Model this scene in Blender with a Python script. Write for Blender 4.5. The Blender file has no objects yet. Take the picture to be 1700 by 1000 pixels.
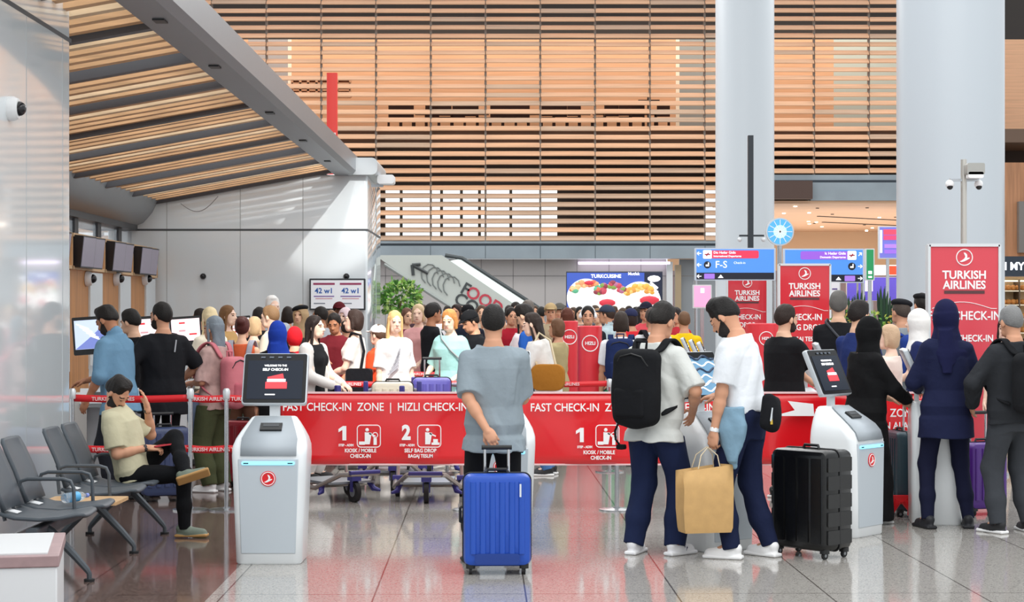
import bpy, math, random
import numpy as np
from mathutils import Vector, Matrix, Euler
R = math.radians
C = bpy.context.scene.collection
scn = bpy.context.scene
random.seed(7)

# ---------------------------------------------------------------- camera, world, lights, exposure
F, CX, HY, EYE = 3000.0, 850.0, 525.0, 1.69      # focal length in px of the 1700 px wide frame, vanishing point, eye height
cam = bpy.data.cameras.new('camera'); cam_o = bpy.data.objects.new('camera', cam); C.objects.link(cam_o)
cam.sensor_fit = 'HORIZONTAL'; cam.sensor_width = 36.0; cam.lens = 36.0 * F / 1700.0
cam.shift_y = (HY - 500.0) / 1700.0
cam_o.location = (0, 0, EYE); cam_o.rotation_euler = (R(90), 0, 0); cam.clip_end = 400
scn.camera = cam_o
w = bpy.data.worlds.new('world'); scn.world = w; w.use_nodes = True
bg = w.node_tree.nodes['Background']; bg.inputs[0].default_value = (0.93, 0.97, 1.0, 1); bg.inputs[1].default_value = 0.86
def area(name, loc, rot, sx, sy, power, col=(1, 1, 1)):
    l = bpy.data.lights.new(name, 'AREA'); l.shape = 'RECTANGLE'; l.size = sx; l.size_y = sy; l.energy = power; l.color = col
    o = bpy.data.objects.new(name, l); C.objects.link(o); o.location = loc; o.rotation_euler = rot; return o
def spot(name, loc, target, deg, power, blend=.25, col=(1, 1, 1), rad=.15):
    l = bpy.data.lights.new(name, 'SPOT'); l.energy = power; l.spot_size = R(deg); l.spot_blend = blend; l.color = col; l.shadow_soft_size = rad
    o = bpy.data.objects.new(name, l); C.objects.link(o); o.location = loc
    o.rotation_euler = (Vector(target) - Vector(loc)).to_track_quat('-Z', 'Y').to_euler(); return o
area('skylight_over_hall', (3, 22, 15), (0, 0, 0), 22, 30, 2000, (1, .99, .97))
area('skylight_over_entrance', (2, 4, 12), (R(22), 0, 0), 22, 10, 1000, (1, .99, .97))
area('skylight_by_louvres', (0, 50, 14), (R(-25), 0, 0), 34, 8, 2500, (1, .97, .93))
area('mezzanine_fill', (-1, 61.6, 11.9), (R(12), 0, 0), 30, 1.6, 430, (1, .86, .68))  # unseen fill lamp, added to brighten the wood wall behind the louvres
area('soffit_fill', (13, 70, 3.3), (R(180), 0, 0), 12, 16, 430, (1, .9, .78))  # added lamp facing up, no real fixture: lifts the dark wood soffit
area('shop_downlights', (13, 72, 5.3), (0, 0, 0), 10, 8, 500, (1, .92, .8))
spot('sunlit_skylight', (1.5, 9.5, 13.0), (-1.6, 20.6, 1.2), 13, 11000, .3, (1, .96, .88), .3)
spot('sunlit_skylight_wall', (2.5, 17, 11.0), (-3.1, 31.9, 3.5), 6.5, 5200, .35, (1, .97, .92), .12)
scn.view_settings.view_transform = 'Standard'; scn.view_settings.look = 'None'; scn.view_settings.gamma = 1
scn.view_settings.exposure = 0.34; scn.view_settings.use_curve_mapping = False

# ---------------------------------------------------------------- helpers
def wx(px, Y): return (px - CX) * Y / F
def wz(py, Y): return EYE - (py - HY) * Y / F
def lin(h):
    h = h.lstrip('#'); c = [int(h[i:i+2], 16) / 255 for i in (0, 2, 4)]
    return tuple(v / 12.92 if v <= .04045 else ((v + .055) / 1.055) ** 2.4 for v in c) + (1,)
_M = {}
def mat(col, rough=.55, metal=0, emit=0, bump=0, bscale=60, var=0, coat=0, alpha=1, trans=0, spec=.5, ior=1.5, bdist=.01):
    key = (col, rough, metal, emit, bump, bscale, var, coat, alpha, trans, spec)
    if key in _M: return _M[key]
    m = bpy.data.materials.new('mat_' + col.strip('#')); m.use_nodes = True; nt = m.node_tree; b = nt.nodes['Principled BSDF']
    b.inputs['Base Color'].default_value = lin(col); b.inputs['Roughness'].default_value = rough; b.inputs['Metallic'].default_value = metal
    b.inputs['Specular IOR Level'].default_value = spec; b.inputs['IOR'].default_value = ior
    b.inputs['Coat Weight'].default_value = coat; b.inputs['Coat Roughness'].default_value = .06
    b.inputs['Alpha'].default_value = alpha; b.inputs['Transmission Weight'].default_value = trans
    if emit: b.inputs['Emission Color'].default_value = lin(col); b.inputs['Emission Strength'].default_value = emit
    if bump or var:
        tc = nt.nodes.new('ShaderNodeTexCoord'); n = nt.nodes.new('ShaderNodeTexNoise'); n.inputs['Scale'].default_value = bscale; n.inputs['Detail'].default_value = 4
        nt.links.new(tc.outputs['Object'], n.inputs['Vector'])
        if bump:
            bp = nt.nodes.new('ShaderNodeBump'); bp.inputs['Strength'].default_value = bump; bp.inputs['Distance'].default_value = bdist
            nt.links.new(n.outputs['Fac'], bp.inputs['Height']); nt.links.new(bp.outputs[0], b.inputs['Normal'])
        if var:
            hs = nt.nodes.new('ShaderNodeHueSaturation'); hs.inputs['Color'].default_value = lin(col)
            mr = nt.nodes.new('ShaderNodeMapRange'); mr.inputs['To Min'].default_value = 1 - var; mr.inputs['To Max'].default_value = 1 + var
            mr.inputs['From Min'].default_value = .3; mr.inputs['From Max'].default_value = .7
            nt.links.new(n.outputs['Fac'], mr.inputs['Value']); nt.links.new(mr.outputs[0], hs.inputs['Value']); nt.links.new(hs.outputs[0], b.inputs['Base Color'])
    _M[key] = m; return m
def wood(col, axis='X', dark=.35):
    key = ('wood', col, axis)
    if key in _M: return _M[key]
    m = bpy.data.materials.new('wood'); m.use_nodes = True; nt = m.node_tree; b = nt.nodes['Principled BSDF']; b.inputs['Roughness'].default_value = .5
    tc = nt.nodes.new('ShaderNodeTexCoord'); mp = nt.nodes.new('ShaderNodeMapping')
    mp.inputs['Scale'].default_value = {'X': (.35, 9, 9), 'Y': (9, .35, 9), 'Z': (9, 9, .5)}[axis]
    n = nt.nodes.new('ShaderNodeTexNoise'); n.inputs['Scale'].default_value = 1.6; n.inputs['Detail'].default_value = 5
    cr = nt.nodes.new('ShaderNodeValToRGB'); c = lin(col); cr.color_ramp.elements[0].position = .3; cr.color_ramp.elements[1].position = .72
    cr.color_ramp.elements[0].color = tuple(v * (1 - dark) for v in c[:3]) + (1,); cr.color_ramp.elements[1].color = tuple(min(1, v * 1.12) for v in c[:3]) + (1,)
    nt.links.new(tc.outputs['Object'], mp.inputs[0]); nt.links.new(mp.outputs[0], n.inputs[0]); nt.links.new(n.outputs['Fac'], cr.inputs[0]); nt.links.new(cr.outputs[0], b.inputs['Base Color'])
    _M[key] = m; return m

class MB:
    """collects shapes; build() links them as one mesh object"""
    def __init__(s): s.v, s.f, s.mi, s.mats = [], [], [], []
    def _m(s, m):
        if m is None: return 0
        if m not in s.mats: s.mats.append(m)
        return s.mats.index(m)
    def add(s, v, f, m=None):
        o = len(s.v); k = s._m(m); s.v += [tuple(x) for x in v]; s.f += [[i + o for i in q] for q in f]; s.mi += [k] * len(f); return s
    def box(s, c, d, m=None, rot=None):
        x, y, z = d[0] / 2, d[1] / 2, d[2] / 2
        v = [Vector(p) for p in ((-x,-y,-z),(x,-y,-z),(x,y,-z),(-x,y,-z),(-x,-y,z),(x,-y,z),(x,y,z),(-x,y,z))]
        if rot is not None: v = [rot @ p for p in v]
        return s.add([p + Vector(c) for p in v], [(0,3,2,1),(4,5,6,7),(0,1,5,4),(1,2,6,5),(2,3,7,6),(3,0,4,7)], m)
    def bx(s, x0, x1, y0, y1, z0, z1, m=None): return s.box(((x0+x1)/2, (y0+y1)/2, (z0+z1)/2), (x1-x0, y1-y0, z1-z0), m)
    def rbox(s, c, d, r=.03, seg=4, axis='Y', m=None, rot=None, soft=0):
        """box rounded on the four edges along axis; soft insets the two end faces"""
        a, b, e = {'X': (1, 2, 0), 'Y': (0, 2, 1), 'Z': (0, 1, 2)}[axis]
        hx, hy, hz = d[a] / 2, d[b] / 2, d[e] / 2; r = min(r, hx * .99, hy * .99)
        def ring(ins, h):
            out = []
            for qx, qy, a0 in ((1, 1, 0), (-1, 1, 90), (-1, -1, 180), (1, -1, 270)):
                for i in range(seg + 1):
                    t = R(a0 + 90 * i / seg); p = [0, 0, 0]
                    p[a] = qx * (hx - r) + (r - ins) * math.cos(t); p[b] = qy * (hy - r) + (r - ins) * math.sin(t); p[e] = h; out.append(Vector(p))
            return out
        so = min(soft, hz * .9, r * .95)
        rings = [ring(so, -hz), ring(so * .3, -hz + so * .3), ring(0, -hz + so), ring(0, hz - so), ring(so * .3, hz - so * .3), ring(so, hz)] if so else [ring(0, -hz), ring(0, hz)]
        n = len(rings[0]); v = [p for q in rings for p in q]; f = []
        flip = axis == 'Y'
        for k in range(len(rings) - 1):
            for i in range(n):
                q = (k*n+i, k*n+(i+1) % n, (k+1)*n+(i+1) % n, (k+1)*n+i); f.append(q[::-1] if flip else q)
        lo = list(range(n)); hi = list(range((len(rings)-1)*n, len(rings)*n))
        f += [lo if flip else lo[::-1], hi[::-1] if flip else hi]
        if rot is not None: v = [rot @ p for p in v]
        return s.add([p + Vector(c) for p in v], f, m)
    def tube(s, pts, r, n=10, m=None, cap=True, closed=False):
        pts = [Vector(p) for p in pts]; N = len(pts); rr = r if isinstance(r, (list, tuple)) else [r] * N; v, f = [], []
        prev = None
        for i, p in enumerate(pts):
            t = (pts[(i+1) % N] - pts[i-1]) if closed else (pts[min(i+1, N-1)] - pts[max(i-1, 0)])
            t = t.normalized() if t.length > 1e-9 else Vector((0, 0, 1))
            if prev is None: a = t.orthogonal().normalized()
            else: a = (prev - t * prev.dot(t)); a = a.normalized() if a.length > 1e-6 else t.orthogonal().normalized()
            prev = a; b = t.cross(a)
            v += [p + (a * math.cos(2*math.pi*k/n) + b * math.sin(2*math.pi*k/n)) * rr[i] for k in range(n)]
        for i in range(N if closed else N - 1):
            j = (i + 1) % N
            f += [(i*n+k, i*n+(k+1) % n, j*n+(k+1) % n, j*n+k) for k in range(n)]
        if cap and not closed: f += [list(range(n))[::-1], list(range((N-1)*n, N*n))]
        return s.add(v, f, m)
    def cyl(s, c, r, h, n=24, m=None, axis='Z'):
        d = {'X': (1, 0, 0), 'Y': (0, 1, 0), 'Z': (0, 0, 1)}[axis]; a = Vector(c) - Vector(d) * h / 2; return s.tube([a, a + Vector(d) * h], r, n, m)
    def lathe(s, prof, c=(0, 0, 0), n=24, m=None):
        v, f = [], []
        for r, z in prof: v += [(c[0] + r*math.cos(2*math.pi*k/n), c[1] + r*math.sin(2*math.pi*k/n), c[2] + z) for k in range(n)]
        for i in range(len(prof) - 1): f += [(i*n+k, i*n+(k+1) % n, (i+1)*n+(k+1) % n, (i+1)*n+k) for k in range(n)]
        f += [list(range(n))[::-1], list(range((len(prof)-1)*n, len(prof)*n))]
        return s.add(v, f, m)
    def ball(s, c, r, m=None, n=14, sq=(1, 1, 1)):
        v, f = [], []; h = n // 2
        for i in range(h + 1):
            t = math.pi * i / h
            v += [(c[0] + r*sq[0]*math.sin(t)*math.cos(2*math.pi*k/n), c[1] + r*sq[1]*math.sin(t)*math.sin(2*math.pi*k/n), c[2] + r*sq[2]*math.cos(t)) for k in range(n)]
        for i in range(h): f += [(i*n+k, (i+1)*n+k, (i+1)*n+(k+1) % n, i*n+(k+1) % n) for k in range(n)]
        return s.add(v, f, m)
    def poly(s, pts, thick, axis='Y', m=None):
        """flat outline (a, b) extruded along axis, centred at 0"""
        def p3(a, b, h): return {'Y': (a, h, b), 'X': (h, a, b), 'Z': (a, b, h)}[axis]
        n = len(pts); v = [p3(a, b, -thick/2) for a, b in pts] + [p3(a, b, thick/2) for a, b in pts]
        f = [list(range(n)), list(range(n, 2*n))[::-1]] + [(i, n+i, n+(i+1) % n, (i+1) % n) for i in range(n)]
        return s.add(v, f, m)
    def move(s, off, rot=None):
        s.v = [tuple((rot @ Vector(p) if rot is not None else Vector(p)) + Vector(off)) for p in s.v]; return s
    def build(s, name, m=None, parent=None, loc=None, smooth=35, bevel=0):
        me = bpy.data.meshes.new(name); me.from_pydata(s.v, [], s.f)
        ms = s.mats if s.mats else [m]
        for x in ms: me.materials.append(x)
        if s.mats: me.polygons.foreach_set('material_index', s.mi)
        bm = bmesh.new(); bm.from_mesh(me); bmesh.ops.recalc_face_normals(bm, faces=bm.faces); bm.to_mesh(me); bm.free()
        if smooth:
            me.shade_smooth(); me.set_sharp_from_angle(angle=R(smooth))
        o = bpy.data.objects.new(name, me); C.objects.link(o)
        if parent is not None: o.parent = parent
        if loc is not None: o.location = loc
        if bevel:
            b = o.modifiers.new('bevel', 'BEVEL'); b.width = bevel; b.segments = 3; b.limit_method = 'ANGLE'; b.angle_limit = R(35)
        return o
import bmesh
def tag(o, label, cat, group=None):
    o['label'] = label; o['category'] = cat
    if group: o['group'] = group
    return o
def thing(name, label, cat, loc=(0, 0, 0), rz=0, group=None):
    o = bpy.data.objects.new(name, None); C.objects.link(o); o.location = loc; o.rotation_euler = (0, 0, R(rz)); o.empty_display_size = .1
    return tag(o, label, cat, group)
def root_structure(name, loc=(0, 0, 0)):
    o = bpy.data.objects.new(name, None); C.objects.link(o); o.location = loc; o['kind'] = 'structure'; return o
def struct(o): o['kind'] = 'structure'; return o
def kids(o): return [x for x in bpy.data.objects if x.parent == o]
def dup(o, loc, rz=None, label=None, parent=None):
    c = o.copy(); C.objects.link(c); c.location = loc
    if rz is not None: c.rotation_euler = (0, 0, R(rz))
    if label: c['label'] = label
    for ch in kids(o):
        d = ch.copy(); C.objects.link(d); d.parent = c
        for g in kids(ch):
            e = g.copy(); C.objects.link(e); e.parent = d
    return c
def text(s, size, m, parent, loc, rot=(R(90), 0, 0), align='CENTER', sx=1.0, bold=0, name='lettering', ext=.0015, va='CENTER'):
    cu = bpy.data.curves.new(name, 'FONT'); cu.body = s; cu.size = size; cu.align_x = align; cu.align_y = va; cu.extrude = ext; cu.offset = bold; cu.resolution_u = 3
    cu.materials.append(m); tmp = bpy.data.objects.new('temp', cu); me = bpy.data.meshes.new_from_object(tmp); bpy.data.objects.remove(tmp); me.name = name; o = bpy.data.objects.new(name, me); C.objects.link(o); o.parent = parent; o.location = loc; o.rotation_euler = rot; o.scale = (sx, 1, 1); return o
def arc(cx, cz, r, a0, a1, n=8): return [(cx + r*math.cos(R(a0 + (a1-a0)*i/n)), cz + r*math.sin(R(a0 + (a1-a0)*i/n))) for i in range(n + 1)]
def rrect(w_, h_, r, n=5):
    return arc(w_/2-r, h_/2-r, r, 0, 90, n) + arc(-w_/2+r, h_/2-r, r, 90, 180, n) + arc(-w_/2+r, -h_/2+r, r, 180, 270, n) + arc(w_/2-r, -h_/2+r, r, 270, 360, n)
WHITE, LIGHT, STEEL, BLACK = mat('#f4f5f6', .35), mat('#d9dde0', .4), mat('#b9bcbf', .25, .9), mat('#17181a', .4)
CHROME = mat('#c9ccd0', .15, 1); RED = mat('#e01822', .35); WRED = mat('#fbfbfb', .4); RUBBER = mat('#1c1c1e', .75)
def bird(mb, c, r, m, y=0):
    """white bird-shaped airline mark inside a ring, drawn as thin solids facing -Y"""
    ring = [(c[0] + r*math.cos(2*math.pi*k/28), y, c[1] + r*math.sin(2*math.pi*k/28)) for k in range(28)]
    mb.tube(ring, r * .07, 6, m, closed=True)
    pts = [(-.62, -.52), (-.30, -.36), (.02, -.12), (.10, .12), (-.10, .62), (.10, .58), (.30, .40), (.36, .14), (.30, -.06), (.62, -.02), (.66, -.12), (.30, -.34), (-.08, -.52), (-.36, -.58)]
    b = MB(); b.poly([(c[0] + a*r, c[1] + q*r) for a, q in pts], r * .08, 'Y'); mb.add([(p[0], p[1] + y, p[2]) for p in b.v], b.f, m)
# ---------------------------------------------------------------- the setting
def floor_mat():
    m = bpy.data.materials.new('polished_granite'); m.use_nodes = True; nt = m.node_tree; b = nt.nodes['Principled BSDF']; L = nt.links.new
    tc = nt.nodes.new('ShaderNodeTexCoord'); sep = nt.nodes.new('ShaderNodeSeparateXYZ')
    mp = nt.nodes.new('ShaderNodeMapping'); mp.inputs['Rotation'].default_value = (0, 0, R(-.9)); mp.inputs['Location'].default_value = (.66, 0, 0)
    L(tc.outputs['Object'], mp.inputs[0]); L(mp.outputs[0], sep.inputs[0])
    vo = nt.nodes.new('ShaderNodeTexVoronoi'); vo.inputs['Scale'].default_value = 120; L(tc.outputs['Object'], vo.inputs['Vector'])
    no = nt.nodes.new('ShaderNodeTexNoise'); no.inputs['Scale'].default_value = 60; no.inputs['Detail'].default_value = 6; L(tc.outputs['Object'], no.inputs['Vector'])
    mixf = nt.nodes.new('ShaderNodeMath'); mixf.operation = 'MULTIPLY'; L(vo.outputs['Color'], mixf.inputs[0]); L(no.outputs['Fac'], mixf.inputs[1])
    def ramp(stops):
        r = nt.nodes.new('ShaderNodeValToRGB'); e = r.color_ramp.elements
        while len(e) < len(stops): e.new(.5)
        for q, (p, c) in zip(e, stops): q.position = p; q.color = lin(c)
        L(mixf.outputs[0], r.inputs[0]); return r
    lt = ramp([(.02, '#77746f'), (.12, '#9c9893'), (.3, '#aeaaa4'), (.6, '#bcb8b2')])
    dk = ramp([(.03, '#3d302d'), (.14, '#62514c'), (.32, '#75625b'), (.6, '#8b7770')])
    # dark granite on the seating side, the pale one in the middle of the hall
    ma = nt.nodes.new('ShaderNodeMath'); ma.operation = 'LESS_THAN'; ma.inputs[1].default_value = -.99; L(sep.outputs[0], ma.inputs[0])
    mx = nt.nodes.new('ShaderNodeMixRGB'); L(ma.outputs[0], mx.inputs[0]); L(lt.outputs[0], mx.inputs[1]); L(dk.outputs[0], mx.inputs[2])
    # tile joints
    br = nt.nodes.new('ShaderNodeTexBrick'); br.offset = 0; br.inputs['Scale'].default_value = 1; br.inputs['Mortar Size'].default_value = .006
    br.inputs['Brick Width'].default_value = .915; br.inputs['Row Height'].default_value = 2.745; br.inputs['Mortar Smooth'].default_value = .3
    for k in ('Color1', 'Color2'): br.inputs[k].default_value = (1, 1, 1, 1)
    br.inputs['Mortar'].default_value = (.28, .26, .25, 1); L(mp.outputs[0], br.inputs['Vector'])
    mu = nt.nodes.new('ShaderNodeMixRGB'); mu.blend_type = 'MULTIPLY'; mu.inputs[0].default_value = 1; L(mx.outputs[0], mu.inputs[1]); L(br.outputs['Color'], mu.inputs[2])
    L(mu.outputs[0], b.inputs['Base Color']); b.inputs['Roughness'].default_value = .09; b.inputs['IOR'].default_value = 1.55
    n2 = nt.nodes.new('ShaderNodeTexNoise'); n2.inputs['Scale'].default_value = 3.5; L(tc.outputs['Object'], n2.inputs['Vector'])
    bp = nt.nodes.new('ShaderNodeBump'); bp.inputs['Strength'].default_value = .05; bp.inputs['Distance'].default_value = .01; L(n2.outputs['Fac'], bp.inputs['Height']); L(bp.outputs[0], b.inputs['Normal'])
    return m
struct(MB().bx(-30, 34, 3, 84, -.2, 0).build('floor', floor_mat(), smooth=0))

PANEL = mat('#e2eaee', .07, coat=.6); SEAM = mat('#4b4f53', .5); DIVIDE = mat('#aeb4b7', .5)
# white glazed-panel wall beside the bench: runs along the hall, its end face at Y = 15
wl = root_structure('wall_left', (-3.66, 0, 0))
MB().rbox((-1.2, 11.5, 4.6), (2.4, 7, 9.2), .07, 6, 'Z').build('panel', PANEL, wl)
b = MB(); b.bx(-2.42, .003, 7.98, 15.003, 3.955, 3.99); b.build('seam', SEAM, wl)
b = MB()
for y in (14.72, 13.62, 12.9): b.bx(-.01, .002, y - .004, y + .004, .1, 3.95)
b.build('seam', DIVIDE, wl)
MB().bx(-2.42, .012, 7.98, 15.01, 0, .09).build('plinth', mat('#8d9194', .3, .7), wl)

# white end wall of the check-in island
wb = root_structure('wall_back', (-2.56, 32, 0))
MB().rbox((-2.3, 1.6, 2.1), (4.6, 3.2, 4.2), .05, 4, 'Z', soft=.04).build('panel', PANEL, wb)
b = MB(); b.bx(-4.6, .004, -.004, 3.2, 3.2, 3.235); b.build('seam', SEAM, wb)
b = MB()
for px in (277, 399, 503): x = wx(px, 32) + 2.56; b.bx(x - .006, x + .006, -.003, 0, .1, 4.16)
for y in (1.05, 2.1): b.bx(-.01, .003, y - .006, y + .006, .1, 4.16)
b.build('seam', DIVIDE, wb)
MB().rbox((-.12, .9, 4.33), (.62, 2.2, .3), .1, 4, 'Y').build('cap', mat('#c3c8cb', .35, .4), wb)

# slatted wood ceiling that slopes down towards the counters
ce = root_structure('ceiling', (-2.95, 0, 4.32))
sl = Matrix.Rotation(math.atan2(.58, 3.25), 3, 'Y') ; sl = Matrix.Rotation(-math.atan2(.58, 3.25), 3, 'Y')
Wd = wood('#e0b284', 'X', .28); bayw = wood('#eccda6', 'X', .2); DARK = mat('#54555a', .45)
k = 0; y = 8.05
slb = MB()
while y < 32:
    if abs((y - 8.0) % 2.0) > .07 and abs((y - 8.0) % 2.0 - 2) > .07:
        slb.box(sl @ Vector((-1.72, 0, .03)) + Vector((0, y, 0)), (3.42, .13, .052), (Wd, bayw)[k % 4 == 0], sl)
    y += .355; k += 1
slb.build('slats', None, ce, smooth=0)
for i in range(13):
    yb = 8.0 + 2 * i
    MB().box(sl @ Vector((-1.72, 0, -.0)) + Vector((0, yb, 0)), (3.48, .12, .10), DARK, sl).build('beam', None, ce, smooth=0)
GREYM = mat('#8a8e93', .38, .55, bump=.15, bscale=4)
g = MB(); prof = [(-.02, -.12), (.30, -.12), (.36, -.05), (.36, .22), (.31, .22), (.31, -.02), (.02, -.06), (.02, .14), (-.03, .14)]
g.poly(prof, 24.4, 'Y'); g.move((-.16, 20.0, -.02)); g.build('girder', GREYM, ce, smooth=30)
for yy in (15.2, 18, 22.1, 25.6, 29): MB().bx(-.06, .04, yy - .09, yy + .09, -.155, -.13).build('downlight', BLACK, ce)
cv = MB(); pr = [(-3.3, -.55), (-3.42, -.80), (-3.58, -.98), (-3.85, -1.09), (-4.4, -1.14), (-4.4, -.30), (-3.32, -.30)]
cv.poly(pr, 18, 'Y'); cv.move((0, 23, 0)); cv.build('cove', mat('#8f9498', .4, .35), ce, smooth=60)
cab = MB(); x0 = wx(300, 31.7) + 2.95; x1 = wx(362, 31.7) + 2.95
cab.tube([(x0 + (x1-x0)*t, 31.7, (wz(338, 31.7) - 4.32)*(1-t) + (wz(326, 31.7) - 4.32)*t - .2*math.sin(math.pi*t)) for t in [i/14 for i in range(15)]], .008, 6); cab.build('cable', mat('#8b8d90', .6), ce)

# daylight window band above the counters
wn = root_structure('window_1', (-6.75, 0, 0))
b = MB()
for yy in np.arange(17.0, 32, 1.55): b.bx(-.04, .04, yy - .12, yy + .12, 2.5, 3.4)
b.bx(-.12, .12, 16, 32, 3.2, 3.3); b.bx(-.12, .12, 16, 32, 2.45, 2.55); b.build('mullion', mat('#4a4d52', .4, .5), wn, smooth=0)
MB().bx(-.015, .015, 16, 32, 2.5, 3.25).build('pane', mat('#dfeefa', .05, trans=.9, alpha=.35), wn, smooth=0)

# ---- tall louvred facade of the mezzanine, 60 m away
FY = 60.0
fa = root_structure('wall_far', (0, FY, 0))
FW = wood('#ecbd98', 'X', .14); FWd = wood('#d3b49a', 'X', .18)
tilt = Matrix.Rotation(R(40), 3, 'X')
edges = [wx(533 + 91.0 * n, FY) for n in range(-6, 13)]
random.seed(3)
zs = [4.28 + .28 * i for i in range(33)]
for n in range(len(edges) - 1):
    a, e = edges[n], edges[n+1]; b = MB()
    for z in zs:
        if a > 6.9 and z < 6.4: continue
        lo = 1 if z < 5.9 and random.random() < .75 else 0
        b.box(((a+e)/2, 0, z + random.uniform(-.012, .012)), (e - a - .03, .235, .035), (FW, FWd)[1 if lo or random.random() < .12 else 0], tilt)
    b.build('louvre', None, fa, smooth=0)
mu = MB()
for x in edges: mu.bx(x - .035, x + .035, .05, .17, (6.35 if x > 6.9 else 4.1), 13.6)
mu.build('mullion', mat('#7d746c', .45, .3), fa, smooth=0)
CON = mat('#8c98a0', .5, var=.12, bscale=.8); CON2 = mat('#59646c', .45)
b = MB(); b.bx(-17, 6.9, -.1, .3, 3.6, 4.02, CON); b.bx(-17, 6.9, -.02, .3, 4.02, 4.10, mat('#1f2d38', .4)); b.bx(-17, 6.9, -.06, .3, 4.10, 4.22, CON)
for x in edges:
    if x < 6.9: b.bx(x - .012, x + .012, -.104, -.1, 3.6, 4.02, CON2)
b.build('fascia', None, fa, smooth=0)
b = MB(); b.bx(9.9, 20, -.1, .3, 5.52, 6.12, CON); b.bx(6.9, 20, -.1, .3, 6.12, 6.2, mat('#1f2d38', .4)); b.bx(6.9, 20, -.05, .3, 6.2, 6.38, CON); b.build('fascia', None, fa, smooth=0)
# mezzanine behind the louvres: slab, back wall and glazing
mz = root_structure('floor_mezzanine', (0, FY, 0))
ORANGE = wood('#e6b48e', 'X', .1); sb = MB()
sb.bx(-17, 20, .4, 6, 7.5, 7.95, mat('#6b5546', .6)); sb.build('mezzanine_slab', None, mz, smooth=0)
b = MB(); BY = 3.4; K = FY + BY
def back(px0, px1, z0, z1, m): b.bx(wx(px0, K), wx(px1, K), BY, BY + .2, z0, z1, m)
back(300, 412, 7.9, 11.4, ORANGE); back(412, 478, 7.9, 11.4, mat('#a9a6a8', .4)); back(478, 484, 7.9, 11.4, mat('#fff3df', .5))
back(484, 1122, 7.9, 11.4, ORANGE); back(1122, 1128, 7.9, 11.4, mat('#fff3df', .5)); back(1128, 1188, 7.9, 11.4, mat('#9aa0a0', .3)); back(1188, 1320, 7.9, 11.4, ORANGE)
back(1320, 1384, 7.9, 11.4, ORANGE); back(1384, 1500, 7.9, 11.4, mat('#c5cfc8', .3)); back(1500, 1800, 7.9, 11.4, ORANGE)
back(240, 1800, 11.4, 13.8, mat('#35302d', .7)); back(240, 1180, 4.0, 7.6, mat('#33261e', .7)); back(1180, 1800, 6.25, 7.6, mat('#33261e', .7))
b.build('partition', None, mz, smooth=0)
b = MB(); BY = 2.2; K = FY + BY; DAY = mat('#f2f8fb', .3, emit=.85); back(640, 925, 4.45, 6.05, DAY); back(1172, 1190, 4.45, 6.05, DAY); b.build('window_panel', None, mz, smooth=0)
b = MB()
for px in (666, 733, 766, 796, 848): b.bx(wx(px, FY+2.1) - .05, wx(px, FY+2.1) + .05, 2.1, 2.16, 4.45, 6.05)
for z in (4.9, 5.5): b.bx(wx(640, FY+2.1), wx(925, FY+2.1), 2.1, 2.16, z - .03, z + .03)
b.build('window_frame', mat('#56605f', .5), mz, smooth=0)
b = MB(); back(485, 582, 9.22, 9.9, mat('#8a5a3a', .6)); b.build('recess', None, mz, smooth=0)
b = MB()
for z in (9.22, 9.45, 9.68, 9.9): b.bx(wx(485, 62.1), wx(582, 62.1), 2.0, 2.2, z - .03, z + .03, FW)
for px in (485, 499, 512, 526, 545, 560, 582): b.bx(wx(px, 62.1) - .04, wx(px, 62.1) + .04, 2.0, 2.2, 9.22, 9.9, FW)
b.build('shelving', None, mz, smooth=0)
# ground-floor wall below the mezzanine
b = MB(); GW = mat('#b9b5b4', .45); GJ = mat('#8b8888', .5)
b.bx(-17, wx(1106, 60.6), .6, .8, 0, 3.6, GW); b.bx(wx(1128, 60.6), 7.4, .6, .8, 0, 3.6, mat('#8f959b', .4))
for px in range(640, 1110, 53): b.bx(wx(px, 60.6) - .012, wx(px, 60.6) + .012, .594, .6, 0, 3.6, GJ)
b.bx(-17, 7, .594, .6, 3.02, 3.05, GJ)
b.build('lower_panel', None, fa, smooth=0)
b = MB(); b.bx(wx(960, 60.4), wx(1112, 60.4), .3, .5, 3.42, 3.5); b.build('strip_lamp', mat('#f3e6ff', .4, emit=2.0), fa, smooth=0)
b = MB(); b.bx(wx(1106, 60.5), wx(1116, 60.5), .3, .55, 0, 3.5, LIGHT); b.bx(wx(1120, 60.5), wx(1130, 60.5), .3, .55, 0, 3.4, mat('#a79478', .4)); b.build('door_frame', None, fa, smooth=0)
# far soffit and shop wall beneath the mezzanine on the other side
fr = root_structure('wall_shops', (0, FY, 0))
b = MB(); SOF = wood('#e6bd9c', 'X', .12)
b.bx(6.9, 26, 0, 20.5, 5.42, 5.52, SOF); b.build('soffit', None, fr, smooth=0)
b = MB()
random.seed(11)
for i in range(26): b.cyl((random.uniform(8.5, 15.5), random.uniform(1, 19), 5.41), .06, .03, 8, (mat('#fff2d8', .4, emit=6), BLACK)[i % 2])
for s in (0, 3.0): b.box((13.6 + s*.3, 9 + s*1.4, 5.41), (5.6, .12, .03), BLACK, Matrix.Rotation(R(38), 3, 'Z'))
b.build('downlight', None, fr, smooth=0)
b = MB(); b.bx(6.9, 26, 20, 20.3, 3.7, 5.5, mat('#dcbc9c', .5)); b.bx(6.9, 26, 20, 20.3, 0, 3.7, mat('#9a8f9b', .5)); b.build('shop_front', None, fr, smooth=0)
b = MB(); b.bx(7.0, wx(1345, FY), -.5, 8, 5.55, 6.15, mat('#4a352d', .5)); b.build('bulkhead', None, fr, smooth=0)
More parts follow.
